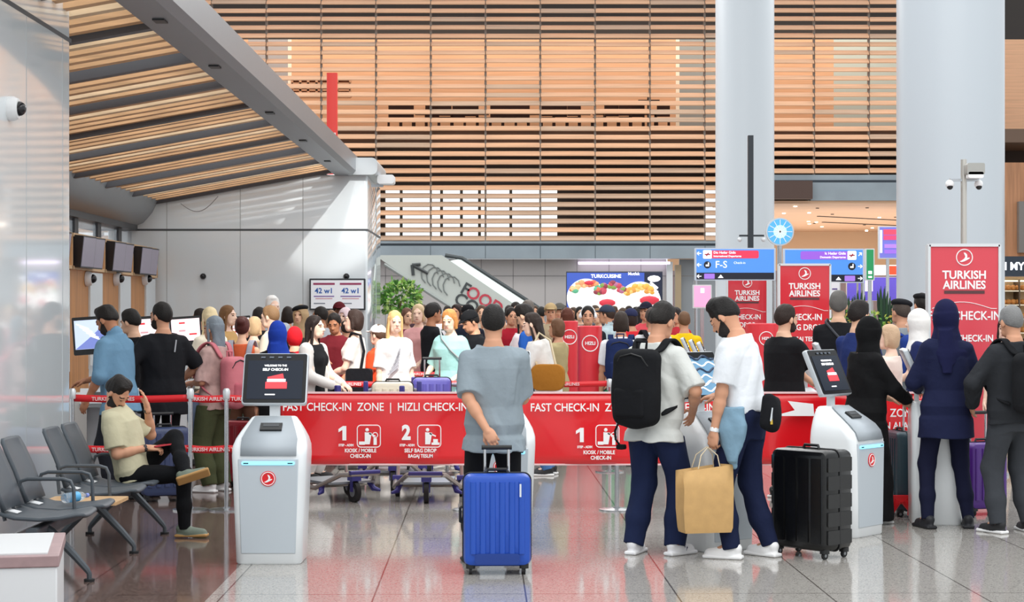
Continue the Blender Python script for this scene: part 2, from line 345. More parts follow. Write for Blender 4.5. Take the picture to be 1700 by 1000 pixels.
b = MB(); b.bx(wx(1665, 46) , 30, -14, -13.6, 3.15, 5.6, wood('#b8825c', 'Z', .3)); b.bx(wx(1692, 45.8), 30, -14.2, -14, 3.3, 4.6, mat('#77726e', .4)); b.build('shop_lintel', None, fr, smooth=0)

# two thick round columns
def column(px, Y, wpx, m):
    r = wpx * Y / F / 2
    o = struct(MB().lathe([(r, 0), (r, 14)], n=56).build('column', m, smooth=60)); o.location = (wx(px, Y), Y, 0); return o
COLM = mat('#c6cdd3', .32)
column(1236.5, 48, 97, COLM); column(1577.5, 27, 175, mat('#c1c9d0', .3))
# ---------------------------------------------------------------- people: bodies and clothes grown as smooth surfaces round a posed skeleton
f4 = np.float32
def A(*p): return np.array(p, f4)
def rot(ax, deg): return np.array(Matrix.Rotation(R(deg), 3, ax), f4)
def dot(a, b): return a[..., 0]*b[..., 0] + a[..., 1]*b[..., 1] + a[..., 2]*b[..., 2]
def cap(a, b, ra, rb=None):
    a, b = A(*a), A(*b); rb = ra if rb is None else rb; ba = b - a; L = max(float(dot(ba, ba)), 1e-9)
    def f(p):
        q = p - a; t = np.clip((q @ ba) / L, 0, 1); q = q - t[:, None] * ba
        return np.sqrt(dot(q, q)) - (ra + (rb - ra) * t)
    return f
def flatcap(a, b, ra, rb=None):
    """limb tube cut square at b, so that a sleeve or a trouser leg ends in a clean edge"""
    g = cap(a, b, ra, rb); b_ = A(*b); d = A(*b) - A(*a); d = d / max(np.linalg.norm(d), 1e-9)
    return lambda p: np.maximum(g(p), (p - b_) @ d)
def ell(c, r, M=None):
    c, r = A(*c), A(*r)
    def f(p):
        q = p - c
        if M is not None: q = q @ M
        k1 = np.sqrt(dot(q / (r*r), q / (r*r))); k0 = np.sqrt(dot(q / r, q / r)); return k0 * (k0 - 1) / np.maximum(k1, 1e-6)
    return f
def loft(rows, o, M, pad=0., sq=2.0):
    """stack of ellipses (z, rx, ry, cy) in the frame (o, M)"""
    rows = np.array(rows, f4); o = A(*o); z0, z1 = rows[0, 0], rows[-1, 0]
    def f(p):
        q = (p - o) @ M; z = np.clip(q[:, 2], z0, z1)
        rx = np.interp(z, rows[:, 0], rows[:, 1]) + pad; ry = np.interp(z, rows[:, 0], rows[:, 2]) + pad; cy = np.interp(z, rows[:, 0], rows[:, 3])
        x = np.abs(q[:, 0] / rx); y = np.abs((q[:, 1] - cy) / ry)
        rho = (x**sq + y**sq) ** (1 / sq)
        return np.maximum((rho - 1) * np.minimum(rx, ry), np.maximum(z0 - q[:, 2], q[:, 2] - z1)).astype(f4)
    return f
def box3(c, h, M=None, r=.01):
    c, h = A(*c), A(*h)
    def f(p):
        q = p - c
        if M is not None: q = q @ M
        q = np.abs(q) - h + r; return np.sqrt(dot(np.maximum(q, 0), np.maximum(q, 0))) + np.minimum(q.max(1), 0) - r
    return f
def smin(a, b, k):
    h = np.maximum(k - np.abs(a - b), 0) / k; return np.minimum(a, b) - h*h*k*.25
def union(fs, k=.03):
    def f(p):
        d = fs[0](p)
        for g in fs[1:]: d = smin(d, g(p), k) if k > 0 else np.minimum(d, g(p))
        return d
    return f
def minus(f, g, k=0): return lambda p: np.maximum(f(p), -g(p))
def inter(f, g): return lambda p: np.maximum(f(p), g(p))
def half(o, n):
    o, n = A(*o), A(*n); n = n / np.linalg.norm(n); return lambda p: (p - o) @ n
def folds(f, amp, seed=0, fr=30):
    """cloth creases: a few crossing ridged waves, longer along z than across"""
    rs = np.random.RandomState(seed); K = rs.normal(size=(5, 3)).astype(f4); K = K / np.linalg.norm(K, axis=1)[:, None] * (fr * rs.uniform(.45, 1.35, (5, 1))).astype(f4); ph = rs.uniform(0, 6, 5)
    K[:, 2] *= .5
    def g(p):
        n = 0
        for i in range(5):
            s = np.sin(p @ K[i] + ph[i] + 1.5*np.sin(p @ K[(i+1) % 5] * .55 + ph[i]*2)); n = n + np.where(s > 0, s, -np.sqrt(np.abs(s) + 1e-6) * .6)
        return f(p) + np.minimum(amp * .42 * n, .006).astype(f4)
    return g
def surfnet(f, lo, hi, res):
    lo, hi = np.array(lo, f4), np.array(hi, f4); n = np.ceil((hi - lo) / res / 4).astype(int) * 4
    nc = n // 4; g = [lo[i] + res * (np.arange(nc[i]) * 4 + 1.5) for i in range(3)]
    Q = np.stack(np.meshgrid(*g, indexing='ij'), -1).reshape(-1, 3).astype(f4); dc = f(Q)
    act = np.abs(dc) < res * 4 * 1.25 + .012
    D = np.repeat(np.repeat(np.repeat(np.where(dc < 0, -1, 1).astype(f4).reshape(nc), 4, 0), 4, 1), 4, 2) * 9
    ai = np.argwhere(act.reshape(nc)); off = np.stack(np.meshgrid(range(4), range(4), range(4), indexing='ij'), -1).reshape(-1, 3)
    idx = (ai[:, None, :] * 4 + off[None]).reshape(-1, 3)
    for s in range(0, len(idx), 400000):
        q = idx[s:s+400000]; D[q[:, 0], q[:, 1], q[:, 2]] = f((lo + q * res).astype(f4))
    D = np.clip(D, -2*res, 2*res); I = D < 0
    S = [np.s_[a:(-1 if a == 0 else None)] for a in (0, 1)]
    cnt = sum(I[S[i], S[j], S[k]].astype(np.int8) for i in (0, 1) for j in (0, 1) for k in (0, 1))
    cells = np.argwhere((cnt > 0) & (cnt < 8))
    if not len(cells): return np.zeros((0, 3), f4), np.zeros((0, 4), int)
    co = np.array([(i, j, k) for i in (0, 1) for j in (0, 1) for k in (0, 1)])
    V = np.stack([D[cells[:, 0]+c[0], cells[:, 1]+c[1], cells[:, 2]+c[2]] for c in co], 1)
    acc = np.zeros((len(cells), 3)); num = np.zeros(len(cells))
    for a in range(8):
        for b in range(a + 1, 8):
            if np.abs(co[a] - co[b]).sum() != 1: continue
            va, vb = V[:, a], V[:, b]; m = (va < 0) != (vb < 0); t = np.where(m, va / np.where(m, va - vb, 1), 0)
            acc += np.where(m[:, None], co[a] + t[:, None] * (co[b] - co[a]), 0); num += m
    P = lo + (cells + acc / num[:, None]) * res
    sh = np.array(D.shape); fl = lambda c: (c[:, 0] * sh[1] + c[:, 1]) * sh[2] + c[:, 2]
    key = fl(cells); quads = []
    for ax in range(3):
        s0 = [slice(None)]*3; s1 = [slice(None)]*3; s0[ax] = slice(0, -1); s1[ax] = slice(1, None)
        E = np.argwhere(I[tuple(s0)] != I[tuple(s1)]); u, v = (ax+1) % 3, (ax+2) % 3
        E = E[(E[:, u] > 0) & (E[:, v] > 0) & (E[:, u] < sh[u]-1) & (E[:, v] < sh[v]-1)]
        if not len(E): continue
        eu, ev = np.eye(3, dtype=int)[u], np.eye(3, dtype=int)[v]
        q = np.stack([np.searchsorted(key, fl(E - a)) for a in (eu + ev, ev, 0*eu, eu)], 1)
        neg = I[E[:, 0], E[:, 1], E[:, 2]]; q[~neg] = q[~neg][:, ::-1]; quads.append(q)
    return P.astype(f4), np.concatenate(quads)
def np_mesh(name, parts, mats, parent, mi=None):
    V = np.concatenate([p for p, _ in parts]); o = 0; Q = []
    for p, q in parts: Q.append(q + o); o += len(p)
    Q = np.concatenate(Q); me = bpy.data.meshes.new(name); me.vertices.add(len(V)); me.vertices.foreach_set('co', V.ravel().astype(f4))
    me.loops.add(Q.size); me.loops.foreach_set('vertex_index', Q.ravel().astype(np.int32)); me.polygons.add(len(Q)); me.polygons.foreach_set('loop_start', np.arange(0, Q.size, 4, dtype=np.int32))
    for m in mats: me.materials.append(m)
    if mi is not None: me.polygons.foreach_set('material_index', mi(V[Q].mean(1)).astype(np.int32))
    me.polygons.foreach_set('use_smooth', np.ones(len(Q), bool)); me.update(calc_edges=True); me.validate()
    ob = bpy.data.objects.new(name, me); C.objects.link(ob); ob.parent = parent; return ob
def ik(a, t, l1, l2, pole):
    a, t, pole = A(*a), A(*t), A(*pole); d = t - a; L = float(np.linalg.norm(d)); Lm = min(L, (l1 + l2) * .999); d = d / max(L, 1e-6); t = a + d * Lm
    x = (l1*l1 - l2*l2 + Lm*Lm) / (2*Lm); h = math.sqrt(max(l1*l1 - x*x, 0)); p = pole - d * float(pole @ d); p = p / max(np.linalg.norm(p), 1e-6)
    return a + d * x + p * h, t
def unit(v): v = np.array(v, f4); return v / max(np.linalg.norm(v), 1e-9)
def hand_fs(wr, d, n, side, curl=.35, spread=1., k=1.):
    """palm, four fingers of different length and a thumb from the side of the palm; d along the hand, n out of the back of the hand"""
    d = unit(d); n = np.array(n, f4); n = unit(n - d * float(n @ d)); s = np.cross(d, n) * side      # s points to the thumb side
    P_ = lambda a, b, c: wr + (d*a + s*b + n*c) * k
    M = np.stack([s, n, d], 1)
    fs = [ell(P_(.05, 0, 0), (.041*k, .019*k, .058*k), M), cap(P_(-.02, 0, 0), P_(.03, 0, 0), .026*k, .026*k)]
    for b, L, r0, dl in ((.030, .070, .0088, .0), (.010, .078, .0092, .004), (-.010, .073, .0088, .002), (-.029, .056, .0078, -.006)):
        p0 = P_(.088 + dl, b, 0); ang = 0.; q = p0; b2 = s * (b * .25 * spread)
        pts = [P_(.06, b * .9, 0), p0]
        for i, fr in enumerate((.45, .32, .23)):
            ang += curl * (.8, 1.1, .8)[i]; q = q + unit(d * math.cos(ang) - n * math.sin(ang) + b2 * 2) * L * fr * k; pts.append(q)
        for i in range(4): fs.append(cap(pts[i], pts[i+1], (r0 + .001 - .0012*i) * k, (r0 - .0012*i) * k))
    t0 = P_(.025, .028, -.004); t1 = P_(.055, .052, -.014 - curl*.012); t2 = P_(.088, .056, -.022 - curl*.03)
    fs += [cap(t0, t1, .012*k, .0105*k), cap(t1, t2, .0105*k, .0085*k)]
    return fs
TORSO_M = [(-.13,.10,.085,0), (-.07,.150,.108,-.005), (.0,.168,.115,-.008), (.12,.150,.105,0), (.26,.160,.112,.004), (.38,.172,.118,.008), (.45,.155,.098,.0), (.50,.105,.075,-.008), (.525,.080,.066,-.010), (.56,.055,.056,-.015)]
TORSO_F = [(-.13,.10,.085,0), (-.07,.158,.11,-.008), (.0,.168,.115,-.012), (.12,.130,.092,0), (.26,.142,.105,.008), (.36,.152,.115,.012), (.45,.142,.09,.0), (.505,.095,.07,-.008), (.55,.050,.05,-.015)]
SKINS = {'l': '#e3b597', 'm': '#d0997a', 't': '#b97f5f', 'd': '#6d4634', 'p': '#efc9b3'}
def cloth(col, **k): return mat(col, .88, bump=.5, bscale=8, spec=.18, bdist=.025, **k)
def person(px, top, Y, yaw, label, top_c='#222222', leg_c='#20222a', hair_c='#1d1613', skin='m', hair='short', sex='m', sleeve=.62, hem=-.13, legs='trousers', shoe_c='#2a2a2c',
           lean=0, twist=0, side=0, hyaw=0, hpitch=0, wl=None, wr=None, pl=None, pr=None, al=None, ar=None, kl=None, kr=None, pel=None, fat=1., loose=.018, leg_loose=.012, hat=None, hat_c=None,
           beard=None, near=0, h=None, X=None, hl=None, hr=None, curl=(.35, .35), amp=.009, z=0, feet=True, group=None, extra=None, collar=False, shoe_m=None, top_m=None, leg_m=None, name='person'):
    """wl/wr wrist targets, pl/pr elbow directions, al/ar ankle targets, kl/kr knee directions, hl/hr hand (direction, back normal); metres for a 1.75 m person facing +Y"""
    h = EYE - (top - HY) * Y / F if h is None else h
    k = h / 1.75; X = wx(px, Y) if X is None else X
    root = thing(name, label, 'person', (X, Y, z), yaw, group)
    T = TORSO_F if sex == 'f' else TORSO_M; sh = .152 if sex == 'f' else .172
    pel = A(*(pel or (0, 0, .945)))
    Mt = rot('Z', twist) @ rot('Y', side) @ rot('X', -lean)
    W = lambda x, y, z_: pel + Mt @ A(x, y, z_)
    neck0, neck1 = W(0, -.02, .50), W(0, .0, .60)
    Mh = Mt @ rot('X', lean * .6) @ rot('Z', hyaw) @ rot('X', -hpitch)
    hc = neck1 + Mh @ A(0, .02, .085); H = lambda x, y, z_: hc + Mh @ A(x, y, z_)
    shl, shr = W(-sh, -.012, .437), W(sh, -.012, .437)
    wl = A(*(wl or (-sh - .06, .05, .84))); wr = A(*(wr or (sh + .06, .05, .84)))
    ell_, wl = ik(shl, wl, .285, .255, pl or (-.5, -1, -.2)); elr, wr = ik(shr, wr, .285, .255, pr or (.5, -1, -.2))
    hipl, hipr = pel + A(-.088, 0, -.035), pel + A(.088, 0, -.035)
    al = A(*(al or (-.11, -.02, .085))); ar = A(*(ar or (.11, -.02, .085)))
    knl, al = ik(hipl, al, .43, .42, kl or (-.1, 1, 0)); knr, ar = ik(hipr, ar, .43, .42, kr or (.1, 1, 0))
    def footdir(kn, an, s): d = kn - an; d = A(0, 1, 0) * 1.0 + A(s*.22, 0, 0); return unit(d)
    J = dict(shl=shl, shr=shr, el=ell_, er=elr, wl=wl, wr=wr, hipl=hipl, hipr=hipr, knl=knl, knr=knr, al=al, ar=ar, hc=hc, Mh=Mh, Mt=Mt, pel=pel, W=W, H=H, k=k, X=X, Y=Y, h=h, root=root)
    res = (.0065 if near else max(.010, min(.022, Y * .00055))) / k
    lim = np.stack([shl, shr, ell_, elr, wl, wr, hipl, hipr, knl, knr, al, ar, hc]); pad = .24
    lo, hi = lim.min(0) - pad, lim.max(0) + pad; lo[2] = max(lo[2], -.03) if pel[2] > .8 else lo[2]
    # --- head
    g = 1. if sex == 'm' else .95
    head = [ell(H(0, -.012, .022), (.074*g, .094*g, .098*g), Mh), ell(H(0, .030, -.035), (.060*g, .060, .082*g), Mh), cap(H(-.032, .045, -.085), H(.032, .045, -.085), .024, .024),
            cap(H(0, .066, -.098), H(0, .070, -.092), .018), cap(H(0, .084, .004), H(0, .106, -.032), .007, .0125), cap(H(-.016, .082, -.036), H(.016, .082, -.036), .009),
            cap(H(-.036, .076, .022), H(.036, .076, .022), .0105), cap(H(-.018, .079, -.063), H(.018, .079, -.063), .0085), cap(H(-.013, .078, -.076), H(.013, .078, -.076), .0085)]
    ears = [ell(H(s*.077*g, -.004, -.012), (.009, .019, .031), Mh @ rot('Z', -s*18)) for s in (-1, 1)]
    neck = cap(neck0, H(0, -.022, -.05), .056 if sex == 'm' else .047, .051 if sex == 'm' else .043)
    eyes = [H(s*.031, .083, .004) for s in (-1, 1)]
    sock = union([ell(e + Mh @ A(0, .012, 0), (.018, .014, .010), Mh) for e in eyes], 0)
    headf = union(head, .022)
    if near: headf = minus(headf, sock); headf = union([headf] + [ell(e, (.014, .011, .0125), Mh) for e in eyes], .004)
    headf = union([headf, neck], .03); headf = union([headf] + ears, .01)
    fm = 1 if sex == 'm' else .86
    arms = union([cap(shl, ell_, .050*fm, .040*fm), cap(ell_, wl, .040*fm, .027*fm), cap(shr, elr, .050*fm, .040*fm), cap(elr, wr, .040*fm, .027*fm),
                  cap(ell_*.7 + wl*.3, ell_*.55 + wl*.45, .041*fm, .038*fm), cap(elr*.7 + wr*.3, elr*.55 + wr*.45, .041*fm, .038*fm)], .02)
    thin = [(a, b*.9*fat, c*.88*fat, d) for a, b, c, d in T]
    tors = loft(thin, pel, Mt)
    lt = 1. if legs in ('shorts', 'skirt') else .74
    leg = union([cap(hipl, knl, .075*lt, .052*lt), cap(knl, al, .052*lt, .036), cap(hipr, knr, .075*lt, .052*lt), cap(knr, ar, .052*lt, .036)] + [cap(a, a + footdir(kn, a, s) * .10 + A(0, 0, -.045), .032, .03) for a, kn, s in ((al, knl, -1), (ar, knr, 1)) if pel[2] > .8], .03)
    body = union([tors, arms, leg, neck], .028)
    pieces = [surfnet(body, lo, hi, res), surfnet(headf, hc - A(.16, .17, .20), hc + A(.16, .17, .16), .0036 if near else max(.0058, min(.012, Y * .00032)))]
    for wv, elv, hd, s, cu in ((wl, ell_, hl, -1, curl[0]), (wr, elr, hr, 1, curl[1])):
        d, n = hd if hd else (unit(wv - elv) , unit(A(s*1.0, .1, .0)) if abs(unit(wv - elv)[2]) > .6 else A(0, 0, 1))
        # hd uses directions in the person's frame
        hf = union(hand_fs(wv, d, n, -s if hd is None or len(hd) < 3 else hd[2], cu), .007)
        c = wv + unit(d) * .09; pieces.append(surfnet(hf, c - .155, c + .155, .0048 if near else max(.0075, res*.55)))
    sk = mat(SKINS.get(skin, skin), .5, spec=.35); lip = mat({'d': '#5a2f2a'}.get(skin, '#b97a6c'), .45); brow = mat(hair_c, .8); eyew = mat('#2b2220', .25)
    def mi(c):
        q = (c - hc) @ Mh; out = np.zeros(len(c))
        fr = q[:, 1] > .055
        out[fr & (np.abs(q[:, 0]) < .021 - .6*np.abs(q[:, 2] + .069)) & (np.abs(q[:, 2] + .069) < .0075) & (q[:, 1] > .075)] = 1
        ax = np.abs(q[:, 0])
        out[fr & (ax > .014) & (ax < .050) & (np.abs(q[:, 2] - .026 + (ax - .03)*.12) < (.0045 if near else .005))] = 2
        out[fr & (np.abs(ax - .031) < (.012 if near else .010)) & (np.abs(q[:, 2] - .003) < (.005 if near else .0055))] = 3
        return out
    body_o = np_mesh('body', pieces, [sk, lip, brow, eyew], root, mi)
    def grow(nm, f, m, l=None, u=None, r=None, par=None): 
        P_, Q = surfnet(f, lo if l is None else l, hi if u is None else u, res if r is None else r)
        return np_mesh(nm, [(P_, Q)], [m], par or root) if len(P_) else None
    hb = (hc - .25, hc + .25); hres = res if near else min(res, .013)
    # --- hair and headwear
    hm = mat(hair_c, .6, bump=.5, bscale=110, spec=.35)
    if hair in ('short', 'fade', 'long', 'bob', 'pony', 'bun', 'puff'):
        v = {'puff': .020, 'fade': .010, 'short': .015}.get(hair, .014)
        skull = ell(H(0, -.012, .022), (.075*g, .095*g, .099*g), Mh)
        if hair in ('short', 'fade', 'puff'): lo_, up_ = half(H(0, -.098, -.082), Mh @ A(0, .125, -.170)), None
        else: lo_, up_ = half(H(0, -.09, -.13), Mh @ A(0, .195, -.165)), None
        front = half(H(0, .066, .070), Mh @ A(0, 1, -.25))
        def shell(p, v=v):
            l = np.maximum(lo_(p), front(p)); t = np.clip(-l * .55, -.012, v)
            q = (p - hc) @ Mh; t = t * np.where(np.abs(q[:, 0]) > .05, np.clip(1.15 - (np.abs(q[:, 0]) - .05) * 16, .5 if hair != 'fade' else .25, 1), 1) + np.where((q[:, 2] > .06) & (t > 0), v * .35, 0) * np.clip((q[:, 2] - .06) * 25, 0, 1) * np.clip(t / v, 0, 1)
            return skull(p) - t
        f = shell; extra_h = []
        if hair in ('short', 'puff', 'fade'): extra_h = [cap(H(s*.073, .016, .03), H(s*.072, .020, -.012), .009, .005) for s in (-1, 1)]
        if hair == 'puff': extra_h += [ell(H(.010, .030, .106), (.055, .045, .024), Mh)]
        if hair == 'long': extra_h = [loft([(-.34, .078, .022, -.03), (-.2, .092, .035, -.015), (-.05, .084, .05, 0), (.04, .07, .05, .0)], H(0, -.062, 0), Mh)] + [cap(H(s*.070, .012, .05), H(s*.082, -.005, -.20), .015, .018) for s in (-1, 1)]
        if hair == 'bob': extra_h = [ell(H(0, -.042, -.03), (.086, .066, .095), Mh)] + [cap(H(s*.070, .004, .04), H(s*.078, -.004, -.085), .015, .018) for s in (-1, 1)]
        if hair == 'pony': extra_h = [cap(H(0, -.10, .05), H(0, -.15, .02), .032, .035), cap(H(0, -.15, .02), H(0, -.14, -.22), .04, .02)]
        if hair == 'bun': extra_h = [ell(H(0, -.10, .07), (.05, .045, .045), Mh)]
        f = union([f] + extra_h, .015)
        if hair == 'puff': f = folds(f, .006, 25, 42)
        f = minus(f, union([ell(H(0, .105, -.040), (.060, .062, .092), Mh)], 0))
        grow('hair', folds(folds(f, .0035, 5, 60), .0022, 15, 150), hm, hb[0] - A(0, 0, .2), hb[1], min(hres, .0048 if near else .010))
    if hair == 'hijab':
        hood = ell(H(0, -.012, .012), (.094, .116, .128), Mh); drape = loft([(-.36, .19, .135, .0), (-.27, .185, .13, -.005), (-.18, .12, .10, -.005), (-.08, .088, .092, 0), (.0, .085, .09, 0)], H(0, -.012, 0), Mt)
        f = minus(union([hood, drape], .05), ell(H(0, .10, -.025), (.056, .075, .082), Mh))
        if extra == 'tail': f = union([f, loft([(-.44, .05, .02, -.15), (-.3, .07, .03, -.13), (-.1, .05, .04, -.09)], H(-.03, -.01, 0), Mt)], .03)
        grow('headscarf', folds(f, .006, 9, 22), cloth(hair_c), hc - A(.3, .3, .5), hc + .25, res)
    if hat == 'cap':
        f = union([inter(ell(H(0, -.01, .04), (.093, .113, .100), Mh), half(H(0, 0, .035), Mh @ A(0, .1, -1))), ell(H(0, .115, .045), (.066, .066, .010), Mh)], .01)
        grow('cap', f, cloth(hat_c), hb[0], hb[1], hres)
    if hat == 'hood':
        f = minus(ell(H(0, -.02, .015), (.098, .118, .13), Mh), ell(H(0, .10, -.02), (.062, .09, .09), Mh)); grow('hood', f, cloth(hat_c), hb[0], hb[1], hres)
    if hat == 'beret':
        f = ell(H(.01, -.01, .085), (.105, .115, .045), Mh @ rot('Y', 12)); grow('cap', f, cloth(hat_c), hb[0], hb[1], hres)
    if hat == 'headphones':
        f = union([cap(H(-.09, -.01, .0), H(-.088, -.01, .01), .03), cap(H(.09, -.01, .0), H(.088, -.01, .01), .03)] + [cap(H(.098*math.cos(t), -.01, .14*math.sin(t)), H(.098*math.cos(t + .3), -.01, .14*math.sin(t + .3)), .009) for t in np.arange(0, 3.0, .3)], .01)
        grow('headphones', f, mat(hat_c or '#e8e8ea', .4), hb[0], hb[1], .008)
    if beard:
        def reg(p):
            q = (p - hc) @ Mh; x, y, z_ = np.abs(q[:, 0]), q[:, 1], q[:, 2]
            cheek = np.maximum((z_ + .012 + .75*(y - .008)) / 1.25, .004 - y); mou = np.maximum(np.maximum(np.abs(z_ + .052) - .0055, x - .030), .06 - y)
            lips = np.maximum(np.maximum(np.abs(z_ + .069) - .0075, x - .019), .05 - y)
            return np.maximum(np.maximum(np.minimum(cheek, mou), -lips), -.150 - z_)
        grow('beard', folds(lambda p: np.maximum(headf(p) - .0045, reg(p)), .0012, 3, 120), mat(beard, .8, bump=.4, bscale=150), hb[0], hb[1], .0042 if near else .008)
    # --- clothes
    def slv(s_, e_, w_, fr, L=0.):
        L = min(L, .015)
        if fr <= 1: return [flatcap(s_, s_ + (e_ - s_) * fr, .056*fm + L, (.062 + .022*(1-fr))*fm + L)]
        return [cap(s_, e_, .055*fm + L, .052*fm + L), flatcap(e_, e_ + (w_ - e_) * (fr - 1), .052*fm + L, .040*fm + L)]
    Lz = loose
    rows = [(a, b*fat, c*fat, d) for a, b, c, d in T if a >= hem and a < .54]
    if legs in ('robe', 'dress') or hem < -.13:
        bot = .04 - pel[2] if legs == 'robe' else hem
        wd = 1.28 if legs == 'robe' else 1.10
        rows = [(bot, .168*fat*wd, .13*fat*wd, 0), (-.10, .172*fat, .122*fat, -.005)] + [r for r in rows if r[0] > -.08]
    else: rows = [(hem, rows[0][1] if hem > -.06 else .160*fat, rows[0][2] if hem > -.06 else .112*fat, -.004)] + [r for r in rows if r[0] > hem + .02]
    if sleeve is not None:
        base = loft(rows, pel, Mt, Lz)
        if sex == 'f': base = union([base] + [ell(W(s*.062, .085, .335), (.062, .055, .062), Mt) for s in (-1, 1)], .04)
        sl_ = slv(shl, ell_, wl, sleeve, Lz - .012) + slv(shr, elr, wr, sleeve, Lz - .012) if sleeve > 0 else []
        body_top = union([base, union(sl_, .02)], .04) if sl_ else base
        body_top = minus(body_top, cap(W(0, .0, .545), W(0, .03, .70), .068 if not collar else .058, .09))
        if collar: body_top = union([body_top, minus(cap(W(0, -.02, .50), W(0, -.018, .545), .078, .070), cap(W(0, -.02, .48), W(0, .01, .62), .058, .066))], .015)
        grow({'m': 'shirt', 'f': 'top'}[sex] if legs != 'robe' else 'robe', folds(body_top, amp if near else amp*.8, int(px) % 50), top_m or cloth(top_c))
    if legs in ('trousers', 'shorts', 'baggy'):
        q = leg_loose; fr = .55 if legs == 'shorts' else 1
        lower = [loft([(-.16, .13, .10, -.004), (-.07, .158*fat, .113*fat, -.006), (0, .166*fat, .116*fat, -.006)] + ([(.085, .156*fat, .106*fat, 0)] if pel[2] > .8 else []), pel, np.eye(3, dtype=f4) if pel[2] > .8 else Mt, .004 + q*.3)]
        for hp, kn, an in ((hipl, knl, al), (hipr, knr, ar)):
            if legs == 'shorts': lower += [cap(hp, hp + (kn-hp)*.7, .088 + q, .075 + q), flatcap(hp + (kn-hp)*.6, kn, .077 + q, .072 + q)]
            else: lower += [cap(hp, kn, .088 + q, .062 + q), cap(kn, kn*.4 + an*.6, .060 + q, .052 + q*1.3), flatcap(kn*.4 + an*.6, an + (kn - an)*-.04, .052 + q*1.3, .044 + q)]
        lower = union(lower, .035)
        if hem < -.02 and sleeve is not None and pel[2] > .8: lower = inter(lower, half(W(0, 0, hem + .045), Mt @ A(0, 0, 1)))
        grow('shorts' if legs == 'shorts' else 'trousers', folds(lower, amp*.55 if near else amp*.5, int(px) % 37 + 60), leg_m or cloth(leg_c))
    if legs == 'skirt':
        grow('skirt', folds(loft([(.12 - pel[2], .23, .2, 0), (-.45, .2, .165, 0), (-.05, .172, .122, 0), (.09, .142, .104, 0)], pel, np.eye(3, dtype=f4)), amp*1.4, 17, 22), leg_m or cloth(leg_c))
    if feet:
        for a, kn, s in ((al, knl, -1), (ar, knr, 1)):
            up = unit(kn - a) if pel[2] < .8 else A(0, 0, 1); fd = A(s*.22, 1, 0) if pel[2] > .8 else J_foot(J, s); fd = unit(fd - up * float(unit(fd) @ up) * (1 if pel[2] < .8 else 0)); sd = np.cross(fd, up)
            Fm = np.stack([sd, fd, up], 1); Q_ = lambda x, y, z_: a + sd*x + fd*y + up*z_
            zb = -a[2] if pel[2] > .8 else -.082
            upper = union([cap(Q_(0, -.035, -.015), Q_(0, .02, -.03), .037, .038), cap(Q_(0, .02, -.033), Q_(0, .145, zb + .036), .038, .029), ell(Q_(0, .055, zb + .026), (.040, .125, .028), Fm)], .025)
            sole = lambda p, Q_=Q_, Fm=Fm, zb=zb: box3(Q_(0, .055, zb + .014), (.043, .132, .013), Fm, .012)(p)
            bl, bu = a - .24, a + .24
            so = grow('shoe', inter(union([upper, lambda p, sole=sole: sole(p)], .006), half(Q_(0, 0, zb), -up)), mat(shoe_c, .6, bump=.1), bl, bu, res if near else min(res, .014))
            if near:
                grow('sole', lambda p, Q_=Q_, Fm=Fm, zb=zb: box3(Q_(0, .055, zb + .0135), (.0445, .1335, .0135), Fm, .012)(p), mat(near if isinstance(near, str) else '#f2f2f0', .6), bl, bu, res, so)
                if shoe_m:
                    b = MB()
                    for i in range(3):
                        for sx in (-1, 1): b.tube([tuple(map(float, Q_(sx*.0385, .02 + .024*i, zb + .030))), tuple(map(float, Q_(sx*.034, .036 + .024*i, zb + .066 - .006*i)))], .0055, 6)
                    b.build('stripe', mat(shoe_m, .6), so)
    root.scale = (k, k, k)
    return J
def J_foot(J, s): return A(0, 1, 0)
def wpt(J, p):
    """a point of a person's own frame (metres of a 1.75 m person) in the world"""
    return J['root'].matrix_basis @ Vector([float(x) for x in p])
# ---------------------------------------------------------------- self check-in kiosks
def ring_loft(mb, rows, m, seg=5):
    """rows (z, half width, y front, y back, corner r) joined into one rounded shell"""
    v, f = [], []; n = None
    for z, hw, yf, yb, r in rows:
        pts = rrect(2*hw, yb - yf, r, seg); n = len(pts); v += [(a, c + (yf + yb)/2, z) for a, c in pts]
    for i in range(len(rows) - 1): f += [(i*n+k, i*n+(k+1) % n, (i+1)*n+(k+1) % n, (i+1)*n+k) for k in range(n)]
    f += [list(range(n))[::-1], list(range((len(rows)-1)*n, len(rows)*n))]
    return mb.add(v, f, m)
KW, KG, KGL = mat('#e9edef', .28, coat=.3), mat('#c3ccd3', .38, .15), mat('#8f979e', .35, .4)
CYAN, SCR, GLASS = mat('#7fd4f5', .3, emit=1.1), mat('#1f2530', .3, emit=.35, spec=.15), mat('#0b0c0f', .25, spec=.25)
